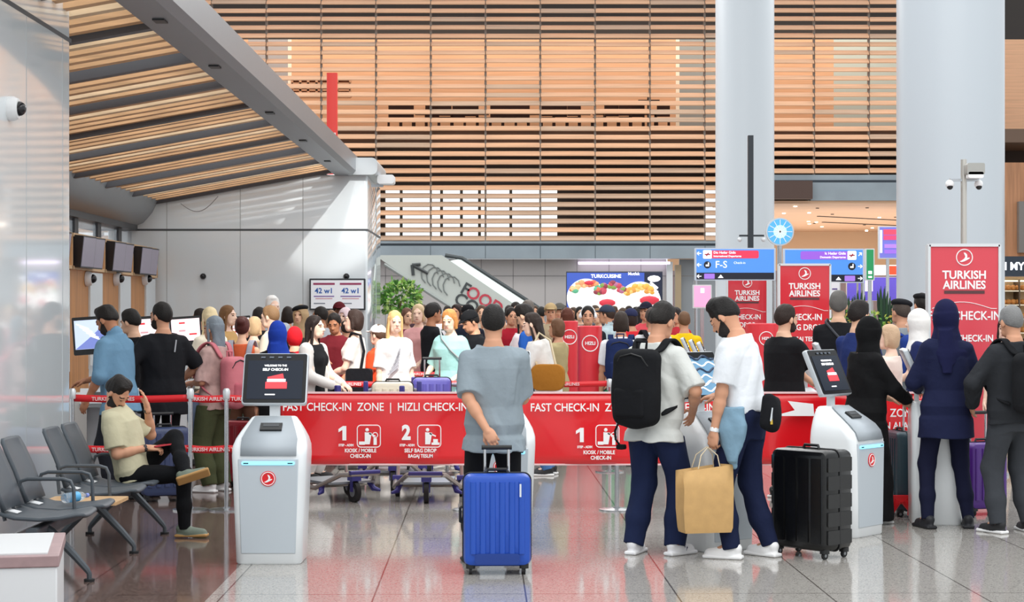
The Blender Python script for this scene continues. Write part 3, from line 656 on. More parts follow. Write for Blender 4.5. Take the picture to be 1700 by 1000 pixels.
def kiosk(loc, rz, label, ui='card'):
    t = thing('check_in_kiosk', label, 'kiosk', loc, rz, 'self check-in kiosks')
    b = MB(); ring_loft(b, [(0, .215, -.195, .185, .05), (.012, .225, -.205, .195, .06), (.30, .236, -.208, .196, .06), (.60, .25, -.206, .198, .06), (.74, .257, -.20, .20, .06), (.80, .256, -.175, .20, .07), (.85, .24, -.125, .20, .07), (.90, .212, -.055, .20, .06), (.95, .18, .02, .195, .05), (.985, .155, .07, .185, .04), (.992, .14, .085, .17, .03)], KW)
    b.build('body', None, t, smooth=50)
    b = MB(); b.poly([(-.185, .075), (.185, .075), (.205, .72), (-.205, .72)], .012, 'Y', KG); b.move((0, -.206, 0)); b.build('front_panel', None, t, bevel=.006)
    b = MB(); st = [(-.2075, .735), (-.186, .80), (-.138, .851), (-.067, .902), (.008, .952), (.06, .989)]; v = []
    for y, z in st: hw = .19 if z < .86 else .19 - (z - .86) * .5; v += [(-hw, y - .004, z + .006), (hw, y - .004, z + .006)]
    b.add(v, [(2*i, 2*i+1, 2*i+3, 2*i+2) for i in range(len(st) - 1)], mat('#aab2b9', .5)); o = b.build('top_panel', None, t, smooth=60); s = o.modifiers.new('thickness', 'SOLIDIFY'); s.thickness = .008
    rt = Matrix.Rotation(R(35), 3, 'X'); b = MB(); b.box((0, -.055, .925), (.15, .075, .02), BLACK, rt); b.box((0, -.05, .936), (.11, .03, .012), mat('#33373c', .3), rt); b.build('printer_slot', None, t)
    MB().rbox((0, -.2145, .69), (.36, .012, .022), .008, 3, 'Y').build('light_strip', CYAN, t)
    b = MB()
    for s in (-1, 1): b.box((s*.15, -.2215, .69), (.035, .004, .008), BLACK)
    b.build('sensor', None, t)
    lg = MB(); lg.cyl((0, -.214, .585), .052, .008, 28, RED, 'Y'); bird(lg, (0, .585), .044, WRED, -.219); lg.build('emblem', None, t)
    MB().bx(-.035, .035, .125, .16, .96, 1.17).build('neck', LIGHT, t)
    tl = Matrix.Rotation(R(-24), 3, 'X'); c = Vector((0, .175, 1.245))
    s = MB(); s.rbox((0, 0, 0), (.455, .045, .385), .022, 5, 'Y', mat('#c4cacf', .3, .3), soft=.01); s.move(c, tl); so = s.build('screen', None, t)
    q = MB(); q.rbox((0, -.024, 0), (.435, .006, .366), .015, 4, 'Y'); q.move(c, tl); q.build('bezel', GLASS, so)
    q = MB(); q.box((0, -.0285, -.012), (.385, .003, .29)); q.move(c, tl); q.build('display', SCR if ui == 'card' else mat('#5f88a6', .15, emit=.5), so)
    g = MB(); RC = mat('#d8323a', .4, emit=.8); WE = mat('#f5f5f5', .4, emit=.8)
    er = (R(90 - 24), 0, 0)
    if ui == 'card':
        g.box((.01, -.031, -.055), (.15, .003, .05), RC, None); g.box((.005, -.0312, .0), (.11, .003, .04), RC, Matrix.Rotation(R(-14), 3, 'Y')); g.box((.01, -.0335, -.02), (.13, .003, .02), WE); g.box((-.03, -.0325, -.125), (.07, .003, .008), WE)
        for dx in (-.12, -.06, 0, .06): g.box((dx + .03, -.0325, .155), (.03, .003, .012), mat('#5b6470', .4))
        g.move(c, tl); g.build('screen_print', None, so)
        for tx, dz, sz in (('WELCOME TO THE', .092, .018), ('SELF CHECK-IN', .062, .026)): text(tx, sz, WE, so, c + tl @ Vector((0, -.032, dz)), er, bold=.0005)
    else:
        for i in range(6):
            pts = [(-.19 + .38*j/14, -.115 + .05*i + .017*math.sin(j*1.15 + i*1.7)) for j in range(15)]
            g.tube([(a, -.031, z) for a, z in pts], .009 if i % 2 else .006, 5, (WE, mat('#22344e', .4, emit=.3))[i % 2 and i > 2])
        g.move(c, tl); g.build('wave_print', None, so)
    return t
kiosk((wx(452, 12.48), 12.48, 0), 0, 'white self check-in kiosk facing out, just past the waiting seats')
kiosk((wx(831, 13.45), 13.45, 0), 0, 'check-in kiosk mostly hidden behind the man holding the blue suitcase')
kiosk((wx(1184, 13.15), 13.15, 0), 38, 'kiosk between the two young men, its tilted screen showing white wave shapes', 'wave')
kiosk((wx(1406, 14.0), 14.0, 0), 50, 'turned kiosk with red airline emblem standing behind the black suitcase')
kiosk((wx(1551, 14.8), 14.8, 0), 82, 'kiosk in front of the woman in the navy coat, seen from its side')
for i, (px, Y, nm) in enumerate(((1362, 17.6, 'kiosk seen edge-on beside the man in black T-shirt and grey shorts'), (1395, 18.1, 'kiosk seen edge-on in front of the grey-haired man with a shoulder strap'),
        (1200, 18.6, 'edge-on kiosk just beyond the dark-haired man in the white T-shirt'), (1183, 20.4, 'middle one of three edge-on kiosks beyond the white T-shirt'), (1166, 22.4, 'edge-on kiosk beside the person in the yellow vest'))):
    kiosk((wx(px, Y), Y, 0), 84, nm)

# self bag-drop units along the counter line, big screens on white swan-necked bodies
def bag_drop(Y, label, ui):
    t = thing('bag_drop_unit', label, 'bag drop machine', (wx(150, 17.6) * 1.0, Y, 0), 12, 'self bag drop units')
    b = MB(); b.rbox((-.38, .25, .42), (.30, .9, .84), .12, 6, 'Y', KW); b.rbox((-.13, .25, .46), (.2, .9, .92), .09, 6, 'Y', mat('#e8e4de', .35)); b.build('side_casing', None, t)
    b = MB(); b.rbox((.22, .3, .4), (.55, .7, .8), .04, 4, 'Y', mat('#dfe4e8', .35)); b.build('body', None, t)
    b = MB(); b.box((.2, -.02, .90), (.6, .42, .03), mat('#c9ced2', .3), Matrix.Rotation(R(18), 3, 'X')); b.build('console', None, t)
    b = MB(); b.box((.1, -.06, .925), (.16, .12, .012), BLACK, Matrix.Rotation(R(18), 3, 'X')); b.box((.32, -.04, .93), (.1, .1, .012), mat('#7a5a50', .4), Matrix.Rotation(R(18), 3, 'X')); b.build('scanner', None, t)
    MB().bx(-.02, .10, .26, .34, .8, 1.2).build('screen_arm', LIGHT, t)
    tl = Matrix.Rotation(R(-4), 3, 'Y') @ Matrix.Rotation(R(-6), 3, 'X'); c = Vector((.03, .12, 1.50))
    s = MB(); s.rbox((0, 0, 0), (.40, .05, .37), .012, 3, 'Y', BLACK); s.move(c, tl); so = s.build('screen', None, t)
    q = MB(); q.box((0, -.028, .01), (.36, .004, .285)); q.move(c, tl); q.build('display', mat(ui, .2, emit=.75), so)
    q = MB(); random.seed(int(Y*10))
    if ui == '#b9c6dc':
        q.add([(-.18, -.032, -.13), (.18, -.032, -.13), (.18, -.032, .12), (.06, -.032, .06), (-.06, -.032, -.04)], [(0, 1, 2, 3, 4)], mat('#7482c4', .3, emit=.6))
        for i in range(5): q.box((-.1 + .03*i, -.031, .09 - .03*i), (.13, .004, .012), mat('#eef1f6', .3, emit=.6), Matrix.Rotation(R(25), 3, 'Y'))
    else:
        for i in range(5): q.box((random.uniform(-.1, .1), -.031, .1 - .05*i), (random.uniform(.05, .16), .004, .02), mat(('#d7262e', '#ffffff', '#c99aa0')[i % 3], .3, emit=.6))
    q.move(c, tl); q.build('screen_print', None, so)
    return t
XBD = -4.1
for Y, px, lab, ui in ((17.6, 150, 'bag drop machine with blue wave screen in front of the man in the denim shirt', '#b9c6dc'), (20.4, 236, 'bag drop machine with pale pink screen between denim shirt and black T-shirt', '#efdfe4'),
        (23.2, 305, 'bag drop machine beside the shoulder of the bearded man in black', '#efd9de'), (27.2, 392, 'farthest bag drop machine, its screen top showing over the orange top', '#e9dcdf')):
    o = bag_drop(Y, lab, ui); o.location.x = wx(px, Y)

# wood-clad counter cabinets with paired monitors
CW = wood('#c98c54', 'Z', .2); MON = mat('#8b8493', .25, emit=.12)
for i, (y0, lab) in enumerate(((23.7, 'wood-clad cabinet nearest the white glazed wall, with paired grey monitors'), (25.75, 'first full wood cabinet with two paired monitors by the glazed wall'), (27.8, 'middle wood-clad counter cabinet with paired grey monitors'), (29.85, 'end wood-clad cabinet with paired monitors against the white end wall'))):
    t = thing('counter_cabinet', lab, 'cabinet', (-6.3, y0, 0), 0, 'counter cabinets'); L_ = 2.03
    b = MB(); b.bx(-.45, 0, 0, L_, 0, 2.87, CW); b.build('body', None, t, smooth=0)
    b = MB(); b.bx(0, .05, 0, L_, 2.83, 2.88, mat('#d9b48a', .5)); b.bx(0, .05, 0, L_, 2.36, 2.41, mat('#d9b48a', .5)); b.bx(0, .05, L_ - .03, L_, 2.36, 2.88, mat('#d9b48a', .5)); b.build('trim', None, t, smooth=0)
    MB().bx(0, .03, 1.12, 1.93, .9, 2.34).build('white_panel', mat('#dfe6ea', .2), t, smooth=0)
    for k in (0, 1):
        mb = MB(); mb.rbox((0, 0, 0), (.56, .16, .46), .01, 2, 'Y', mat('#26262b', .4)); rz = Matrix.Rotation(R(84), 3, 'Z') @ Matrix.Rotation(R(6), 3, 'X')
        mb.move((.11, .34 + .57*k, 2.62), rz); mo = mb.build('monitor', None, t)
        q = MB(); q.box((0, -.082, 0), (.52, .004, .42)); q.move((.11, .34 + .57*k, 2.62), rz); q.build('display', MON, mo)
    q = MB(); q.bx(0, .012, .1, .25, 2.5, 2.62); q.build('notice', mat('#f1ead6', .6), t)
def dome(loc, rz, label, m_=None, s=1.):
    t = thing('security_camera', label, 'camera', loc, rz)
    b = MB(); b.lathe([(.075*s, 0), (.075*s, .03*s), (.06*s, .06*s)], n=20); b.move((0, 0, 0), Matrix.Rotation(R(90), 3, 'X')); b.build('housing', m_ or WHITE, t)
    MB().ball((0, -.06*s, 0), .045*s, n=16).build('dome', mat('#18181c', .08), t)
    return t
dome((-3.66, 13.15, 3.2), 90, 'white dome camera fixed high on the glazed wall beside the bench', s=1.2)
for px, lab in ((146, 'dome camera on the wood panel above the blue wave screen'), (193, 'dome camera on the wood panel above the denim shirt man'), (240, 'dome camera on the wood panel next to the white end wall')):
    Y = 6.27 * F / (CX - px); dome((-6.295, Y, wz(463, Y)), 90, lab, s=1.5)
dome((wx(337, 31.97), 31.99, wz(459, 32)), 0, 'small black dome camera alone on the white end wall', BLACK, .7)
dome((wx(575, 31.97), 31.99, wz(459, 32)), 0, 'small black dome camera just above the framed notice', BLACK, .7)
t = thing('security_camera', 'white box camera on a bracket at the top corner of the white end wall', 'camera', (-2.42, 32.6, 4.02), 0)
MB().rbox((.16, -.1, .12), (.30, .4, .16), .04, 3, 'Y').build('housing', WHITE, t); MB().bx(-.12, .1, -.03, .03, .0, .05).build('bracket', STEEL, t)
# framed notice on the end wall
t = thing('notice_board', 'framed white notice with red and blue print on the white end wall', 'sign', (wx(560, 31.9), 31.93, wz(489, 31.93)))
MB().rbox((0, 0, 0), (.99, .05, .56), .015, 3, 'Y').build('frame', mat('#3c4045', .4), t)
MB().bx(-.465, .465, -.032, -.024, -.25, .25).build('sheet', mat('#e9edf3', .4, emit=.15), t)
for s in (-.235, .235):
    b = MB(); b.box((s, -.034, .185), (.38, .003, .035), mat('#a8456c', .5)); b.build('print', None, t); text('42 w1', .13, mat('#2a63b8', .5), t, (s, -.034, .06), bold=.003)
    b = MB(); b.box((s, -.034, -.035), (.36, .003, .02), mat('#8c6fb4', .5)); b.box((s, -.034, -.075), (.30, .003, .012), mat('#d3808a', .5)); b.box((s - .08, -.034, -.16), (.2, .003, .018), mat('#7d8794', .5)); b.build('print', None, t)

# ---------------------------------------------------------------- waiting bench
BM = mat('#545a60', .5, .35); BF = mat('#4c535a', .55)
t = thing('waiting_bench', 'dark grey airport bench row with wooden table top between its seats', 'bench', (-3.0, 11.5, 0))
b = MB(); b.rbox((.02, 1.25, .335), (.07, 3.1, .07), .015, 3, 'Y', BM); b.build('beam', None, t)
def seat(y):
    b = MB(); n = 8; v = []
    prof = [(-.20, .455), (-.10, .425), (.05, .415), (.18, .425), (.28, .445), (.315, .44), (.325, .425)]
    for x, z in prof:
        for j in range(n + 1): s = -1 + 2*j/n; hw = .235 if x < .25 else .235 - (x - .25)*.9; v.append((x, y + s*hw, z + .014*s*s))
    b.add(v, [(i*(n+1)+j, i*(n+1)+j+1, (i+1)*(n+1)+j+1, (i+1)*(n+1)+j) for i in range(len(prof)-1) for j in range(n)], BF)
    o = b.build('seat', None, t, smooth=60); m = o.modifiers.new('thickness', 'SOLIDIFY'); m.thickness = .022; m.offset = -1
    b = MB(); v = []; prof = [(-.19, .47, .215), (-.225, .56, .222), (-.27, .68, .225), (-.325, .80, .222), (-.355, .865, .205), (-.362, .885, .17)]
    for x, z, hw in prof:
        for j in range(n + 1): s = -1 + 2*j/n; v.append((x + .022*s*s, y + s*hw, z))
    b.add(v, [(i*(n+1)+j, i*(n+1)+j+1, (i+1)*(n+1)+j+1, (i+1)*(n+1)+j) for i in range(len(prof)-1) for j in range(n)], BF)
    o = b.build('backrest', None, t, smooth=60); m = o.modifiers.new('thickness', 'SOLIDIFY'); m.thickness = .024; m.offset = 0
    b = MB(); b.box((-.165, y, .449), (.07, .11, .004), mat('#e4e6e8', .5), Matrix.Rotation(R(14), 3, 'Y')); b.build('tag', None, t)
    b = MB(); b.tube([(-.19, y - .12, .40), (-.215, y - .12, .50), (-.26, y - .12, .62)], .012, 8, BM); b.tube([(-.19, y + .12, .40), (-.215, y + .12, .50), (-.26, y + .12, .62)], .012, 8, BM); b.build('back_bracket', None, t)
for y in (-.03, .50, 1.02 + .53, 1.55 + .53): seat(y + .02)
for y in (.25, .77, 1.28, 2.36):
    p = [(-.20, y, .43), (-.215, y, .56), (-.195, y, .615), (-.15, y, .63), (.08, y, .63), (.13, y, .615), (.15, y, .57), (.155, y, .42)]
    MB().tube(p, .0125, 10).build('armrest', BM, t)
MB().rbox((.04, 1.03, .408), (.52, .44, .022), .03, 4, 'Z').build('table_top', wood('#c9a274', 'X', .15), t)
for y in (.0, 1.36, 2.5):
    b = MB()
    for s in (-1, 1):
        xe = .02 + s*.29; b.tube([(.02, y, .345), (.02 + s*.05, y, .315), (.02 + s*.20, y, .16), (xe - s*.015, y, .075), (xe, y, .05), (xe, y, .014)], [.032, .03, .025, .021, .017, .016], 8, BM)
        b.cyl((xe, y, .008), .034, .016, 14, RUBBER)
    b.build('leg', None, t)
# water bottle on the seat
t = thing('water_bottle', 'clear plastic water bottle with blue label lying on the bench seat', 'bottle', (-2.93, 12.12, .477), 62)
CLR = mat('#e9f4fb', .04, trans=.75, alpha=.65)
b = MB(); b.lathe([(.028, -.11), (.034, -.10), (.034, .03), (.03, .06), (.013, .095), (.012, .108)], n=18); b.move((0, 0, 0), Matrix.Rotation(R(90), 3, 'Y')); b.build('body', CLR, t)
b = MB(); b.lathe([(.0348, -.035), (.0348, .022)], n=18); b.move((0, 0, 0), Matrix.Rotation(R(90), 3, 'Y')); b.build('label', mat('#5fb1e2', .4), t)
b = MB(); b.lathe([(.015, .105), (.015, .127)], n=14); b.move((0, 0, 0), Matrix.Rotation(R(90), 3, 'Y')); b.build('lid', mat('#8c9be0', .4), t)
# pale low planter box in the corner of the picture
t = thing('planter_box', 'low pale box with rosy stone rim beside the near end of the bench', 'planter', (-2.95, 9.75, 0), 12)
MB().bx(-.55, .5, -.5, .5, 0, .39).build('body', mat('#e3e6e8', .35), t, bevel=.008)
b = MB(); b.bx(-.56, .51, -.51, .51, .39, .45); b.build('rim', mat('#a3898a', .5, var=.1, bscale=12), t, bevel=.006)
b = MB(); b.bx(-.5, .45, -.45, .45, .45, .458); b.build('lid', mat('#d2d3d4', .5), t)

# ---------------------------------------------------------------- red banner barrier in front of the queue
BY = 15.7; BAN = mat('#e4141f', .22, coat=.5)
def banner(px0, px1, label, items, z0=.405, z1=1.02, seed=0):
    x0, x1 = wx(px0, BY), wx(px1, BY); t = thing('banner', label, 'banner', ((x0+x1)/2, BY, 0)); hw = (x1 - x0)/2
    b = MB(); nx, nz = 40, 8; v = []
    for i in range(nx + 1):
        for j in range(nz + 1):
            u, q = i/nx, j/nz; v.append((-hw + 2*hw*u, .018*math.sin(u*7 + seed)*math.sin(math.pi*min(1, q*1.0 + .05)) + .02*(1 - q)*math.sin(u*11 + seed*2), z0 + (z1 - z0)*q))
    b.add(v, [(i*(nz+1)+j, (i+1)*(nz+1)+j, (i+1)*(nz+1)+j+1, i*(nz+1)+j+1) for i in range(nx) for j in range(nz)], BAN)
    o = b.build('cloth', None, t, smooth=80); m = o.modifiers.new('thickness', 'SOLIDIFY'); m.thickness = .004
    b = MB(); b.bx(-hw, hw, -.012, .012, z1 - .004, z1 + .012); b.bx(-hw, hw, -.01, .01, z0 - .012, z0 + .002); b.build('rail', mat('#f3c9cb', .4), t)
    xo = (x0 + x1)/2; yy = -.046
    for kind, px, py, s in items:
        x, z = wx(px, BY) - xo, wz(py, BY)
        if kind == 'icon1' or kind == 'icon2':
            b = MB(); r_ = rrect(.2, .19, .03); b.tube([(x + a, yy, z + c) for a, c in r_], .0045, 5, WRED, closed=True)
            b.ball((x - .015, yy, z + .055), .016, WRED, 10, (1, .3, 1)); 
            n0 = len(b.v); k_ = MB(); k_.poly([(-.035, -.07), (.008, -.07), (.025, .03), (-.035, .035)], .004, 'Y'); b.add([(p[0] + x, p[1] + yy, p[2] + z) for p in k_.v], k_.f, WRED)
            b.box((x + .03, yy, z + .012), (.06, .004, .012), WRED, Matrix.Rotation(R(25), 3, 'Y'))
            if kind == 'icon1': b.box((x + .055, yy, z - .045), (.028, .004, .06), WRED); b.tube([(x + .055 + .022*math.cos(a), yy, z + .01 + .022*math.sin(a)) for a in np.arange(0, 6.28, .5)], .004, 5, WRED, closed=True); b.box((x - .06, yy, z - .06), (.05, .004, .028), WRED)
            else: b.box((x + .055, yy, z - .065), (.07, .004, .02), WRED); b.box((x + .055, yy, z - .04), (.04, .004, .03), WRED)
            b.v = [p for p in b.v]; b.build('pictogram_print', None, t)
        elif kind == 'arrow':
            b = MB(); k_ = MB(); k_.poly([(-.19, -.055), (.17, -.055), (.165, -.005), (0, -.005)], .004, 'Y'); k_.poly([(0, -.005), (.165, -.005), (.16, .05), (-.06, .075)], .004, 'Y'); b.add([(p[0] + x, p[1] + yy, p[2] + z) for p in k_.v], k_.f, WRED); b.build('wing_mark', None, t)
        elif kind == '1':
            b = MB(); k_ = MB(); k_.poly([(-.008, -.062), (.026, -.062), (.026, .062), (-.004, .062), (-.042, .036), (-.042, .008), (-.008, .028)], .004, 'Y'); b.add([(p[0] + x + .02, p[1] + yy, p[2] + z) for p in k_.v], k_.f, WRED); b.build('numeral', None, t)
        else: text(kind, s, WRED, t, (x, yy, z), sx=.86, bold=.0012 if s < .15 else .008, va='CENTER', align='LEFT')
    return t
H1 = .098
banner(466, 776, 'red banner printed with steps 1 and 2, hanging between kiosk and grey T-shirt man', [('FAST CHECK-IN  ZONE  |  HIZLI CHECK-IN .', 470, 676, H1), ('1', 567, 719, .17), ('icon1', 613, 724, 0), ('2', 668, 719, .17), ('icon2', 713, 724, 0),
    ('STEP - ADIM', 563, 739, .028), ('KIOSK / MOBILE', 573, 748, .045), ('CHECK-IN', 582, 757, .045), ('STEP - ADIM', 664, 739, .028), ('SELF BAG DROP', 672, 748, .045), ('BAGAJ TESLIM', 678, 757, .04)], seed=1)
banner(786, 1222, 'red banner with white fast check-in lettering behind the backpack man', [('FAST CHECK-IN  ZONE  |  HIZLI CHECK-IN ALANI', 880, 677, H1), ('1', 960, 722, .17), ('icon1', 1008, 724, 0), ('icon2', 1107, 724, 0), ('STEP - ADIM', 958, 742, .028), ('KIOSK / MOBILE', 968, 751, .045), ('CHECK-IN', 980, 760, .045)], seed=3)
banner(1226, 1545, 'red banner with white wing mark behind the turned kiosk', [('arrow', 1318, 680, 0), ('FAST CHECK-IN  ZONE', 1352, 686, H1), ('HIZLI CHECK-IN ALANI', 1375, 707, .085)], seed=5)
def post(px, Y, label, h=1.05, group='barrier posts', r=.019):
    t = thing('barrier_post', label, 'post', (wx(px, Y), Y, 0), 0, group)
    b = MB(); b.lathe([(.155, 0), (.155, .012), (.03, .022), (.03, .03)], n=24); b.build('base', STEEL, t)
    MB().cyl((0, 0, h/2), r, h, 14).build('pole', CHROME, t)
    b = MB(); b.lathe([(.03, h - .08), (.032, h - .07), (.032, h - .01), (.02, h + .01)], n=16); b.build('belt_head', mat('#d5d8da', .3, .5), t); return t
for px, lab in ((120, 'steel barrier post at the corner of the glazed wall'), (316, 'steel barrier post beside the navy hard suitcase'), (376, 'steel barrier post beside the first kiosk'), (462, 'steel barrier post hidden behind the first kiosk, start of the banner'),
        (781, 'steel barrier post beside the man in the grey T-shirt'), (1024, 'slim steel barrier post beside the backpack man'), (1224, 'steel barrier post behind the dark-haired man in white'), (1547, 'steel barrier post at the far banner end by the navy coat')):
    post(px, 15.72, lab)
BELT = mat('#dc1a24', .4); BLETT = mat('#f7d9d9', .5)
def belt(px0, px1, Y, z, label, lett=True, hh=.062):
    x0, x1 = wx(px0, Y), wx(px1, Y); t = thing('barrier_belt', label, 'belt', ((x0+x1)/2, Y, z)); n = 14; v = []
    for i in range(n + 1):
        u = i/n; dz = -.012*math.sin(math.pi*u); x = (x1 - x0)*(u - .5); v += [(x, 0, dz - hh/2), (x, 0, dz + hh/2)]
    b = MB(); b.add(v, [(2*i, 2*i+2, 2*i+3, 2*i+1) for i in range(n)], BELT); o = b.build('strap', None, t, smooth=80); m = o.modifiers.new('thickness', 'SOLIDIFY'); m.thickness = .003
    if lett:
        for q in np.arange(-.5 + .35/max(x1-x0, .7), .5, 1.1/(x1 - x0)): text('TURKISH AIRLINES', .045, BLETT, t, ((x1-x0)*q, -.004, -.01), bold=.0006)
    return t
belt(121, 316, 15.72, wz(661, 15.72), 'upper red belt running from the glazed wall behind the seated man'); belt(316, 376, 15.72, wz(661, 15.72), 'short upper red belt before the first kiosk'); belt(376, 462, 15.72, wz(661, 15.72), 'upper red belt passing behind the first kiosk')
belt(121, 316, 15.72, wz(745, 15.72), 'lower red belt behind the bench and seated man'); belt(316, 376, 15.72, wz(745, 15.72), 'short lower red belt in front of white sneakers'); belt(376, 462, 15.72, wz(745, 15.72), 'lower red belt passing behind the first kiosk')
# queue lanes further back
lanes = ((19.6, (518, 742, 880, 1012), 'first lane'), (23.0, (500, 640, 800, 930), 'second lane'), (27.5, (520, 690, 850, 985), 'third lane'))
for Y, pxs, nm in lanes:
    for i, px in enumerate(pxs): post(px, Y, 'steel post of the %s, %s' % (nm, ('by the white cardigan side', 'amid the blonde women', 'by the mustard bag woman', 'near the red cylinder')[i]), h=1.0)
    for i in range(len(pxs) - 1):
        where = ('beside the white cardigan woman', 'in front of the mint T-shirt', 'beside the mustard bag woman')[i]
        belt(pxs[i], pxs[i+1], Y, .96, 'upper red belt of the %s %s' % (nm, where)); belt(pxs[i], pxs[i+1], Y, .50, 'lower red belt of the %s %s' % (nm, where))

# ---------------------------------------------------------------- suitcases
def suitcase(name, label, loc, rz, w_, h_, d_, col, ribs=6, handle=.0, grid=False, wheel='#222226', accent=None, rough=.32, mark=None, cat='suitcase'):
    t = thing(name, label, cat, loc, rz); m = mat(col, rough, bump=.12, bscale=220); dk = mat('#17181a', .5); zb = .055
    b = MB(); b.rbox((0, 0, zb + h_/2), (w_, d_, h_), .05, 6, 'Y', m, soft=.035)
    if not grid:
        for i in range(ribs):
            x = -w_*.36 + w_*.72*i/(ribs - 1)
            for s in (-1, 1): b.rbox((x, s*d_/2, zb + h_*.53), (w_*.72/(ribs-1)*.62, .022, h_*.78), .012, 3, 'Z', m)
    else:
        for s in (-1, 1):
            for i in range(5): b.rbox((s*w_/2, 0, zb + h_*(.14 + .18*i)), (.014, d_*.86, h_*.14), .006, 2, 'X', m)
            for i in range(4): b.rbox((-w_*.33 + w_*.22*i, s*d_/2, zb + h_*.5), (w_*.17, .014, h_*.84), .006, 2, 'Y', m)
    b.build('shell', None, t)
    b = MB(); r_ = rrect(w_ + .006, h_ + .006, .05); b.tube([(a, 0, zb + h_/2 + c) for a, c in r_], .006, 6, dk, closed=True); b.build('zip', None, t)
    if accent:
        b = MB(); b.rbox((0, -d_/2, zb + h_*.085), (w_*.66, .03, h_*.12), .02, 3, 'Y', mat(accent, .35)); b.build('kick_panel', None, t)
    for sx in (-1, 1):
        for sy in (-1, 1):
            b = MB(); b.rbox((sx*(w_/2 - .045), sy*(d_/2 - .045), .07), (.06, .06, .06), .02, 3, 'Z', dk)
            b.cyl((sx*(w_/2 - .045), sy*(d_/2 - .045) + .0, .027), .027, .018, 16, RUBBER, 'X'); b.cyl((sx*(w_/2 - .045), sy*(d_/2 - .045), .027), .012, .021, 10, mat('#8d9094', .3, .6), 'X'); b.build('wheel', None, t)
    b = MB(); b.tube([(-.07, 0, zb + h_), (-.06, 0, zb + h_ + .025), (.06, 0, zb + h_ + .025), (.07, 0, zb + h_)], .011, 8, dk); b.build('top_grip', None, t)
    b = MB(); b.tube([(-w_/2, 0, zb + h_*.45), (-w_/2 - .022, 0, zb + h_*.47), (-w_/2 - .022, 0, zb + h_*.62), (-w_/2, 0, zb + h_*.64)], .010, 8, dk); b.build('side_grip', None, t)
    if handle:
        for s in (-1, 1): MB().tube([(s*.078, .06, zb + h_ - .05), (s*.078, .06, zb + h_ + handle)], .0095, 10).build('handle_rod', CHROME, t)
        MB().rbox((0, .06, zb + h_ + handle), (.20, .03, .03), .013, 4, 'X').build('handle_grip', dk, t)
    if mark: MB().box((w_*.34, -d_/2 - .013, zb + h_*.83), (.012, .004, .085)).build('maker_plate', mat('#dfe5ee', .3, .5), t)
    return t
suitcase('suitcase', 'bright blue ribbed cabin suitcase held by the man in the grey T-shirt', (wx(825, 11.9), 11.9, 0), 2, .44, .60, .25, '#1d4fb5', 6, .165, wheel='#222', accent='#123a8c', mark=True)
suitcase('suitcase', 'large glossy black hard suitcase standing alone before the turned kiosk', (wx(1347, 12.75), 12.75, 0), -49, .50, .70, .30, '#0f1011', grid=True, rough=.22)
suitcase('suitcase', 'dark teal-black suitcase with red edging beside the woman in black', (wx(1494, 15.33), 15.33, 0), -82, .40, .66, .20, '#24424e', 7, .3, rough=.35)
suitcase('suitcase', 'purple suitcase between the navy coat and the dark jacket man', (wx(1630, 15.4), 15.4, 0), 20, .36, .56, .25, '#4b1f7a', 5, .25)
suitcase('suitcase', 'slate blue hard suitcase standing behind the seated man at the belt', (wx(272, 16.5), 16.5, 0), 24, .44, .62, .27, '#39466a', 5, .12)
suitcase('suitcase', 'dark red suitcase by the olive trousers beyond the belt', (wx(404, 17.9), 17.9, 0), -20, .42, .60, .26, '#8d1526', 5)
# red towel-like bow round the base of the dark suitcase
t = thing('ribbon', 'bright red ribbon tied round the foot of the dark teal suitcase', 'ribbon', (wx(1494, 15.06), 15.06, 0))
b = MB(); b.rbox((0, 0, .16), (.20, .05, .07), .03, 4, 'Y', RED); b.tube([(-.02, -.02, .15), (-.07, -.03, .07), (-.08, -.03, .03)], [.03, .025, .015], 8, RED); b.tube([(.03, -.02, .15), (.08, -.03, .08), (.07, -.03, .03)], [.03, .025, .015], 8, RED); b.build('bow', None, t); t['label'] = t['label']

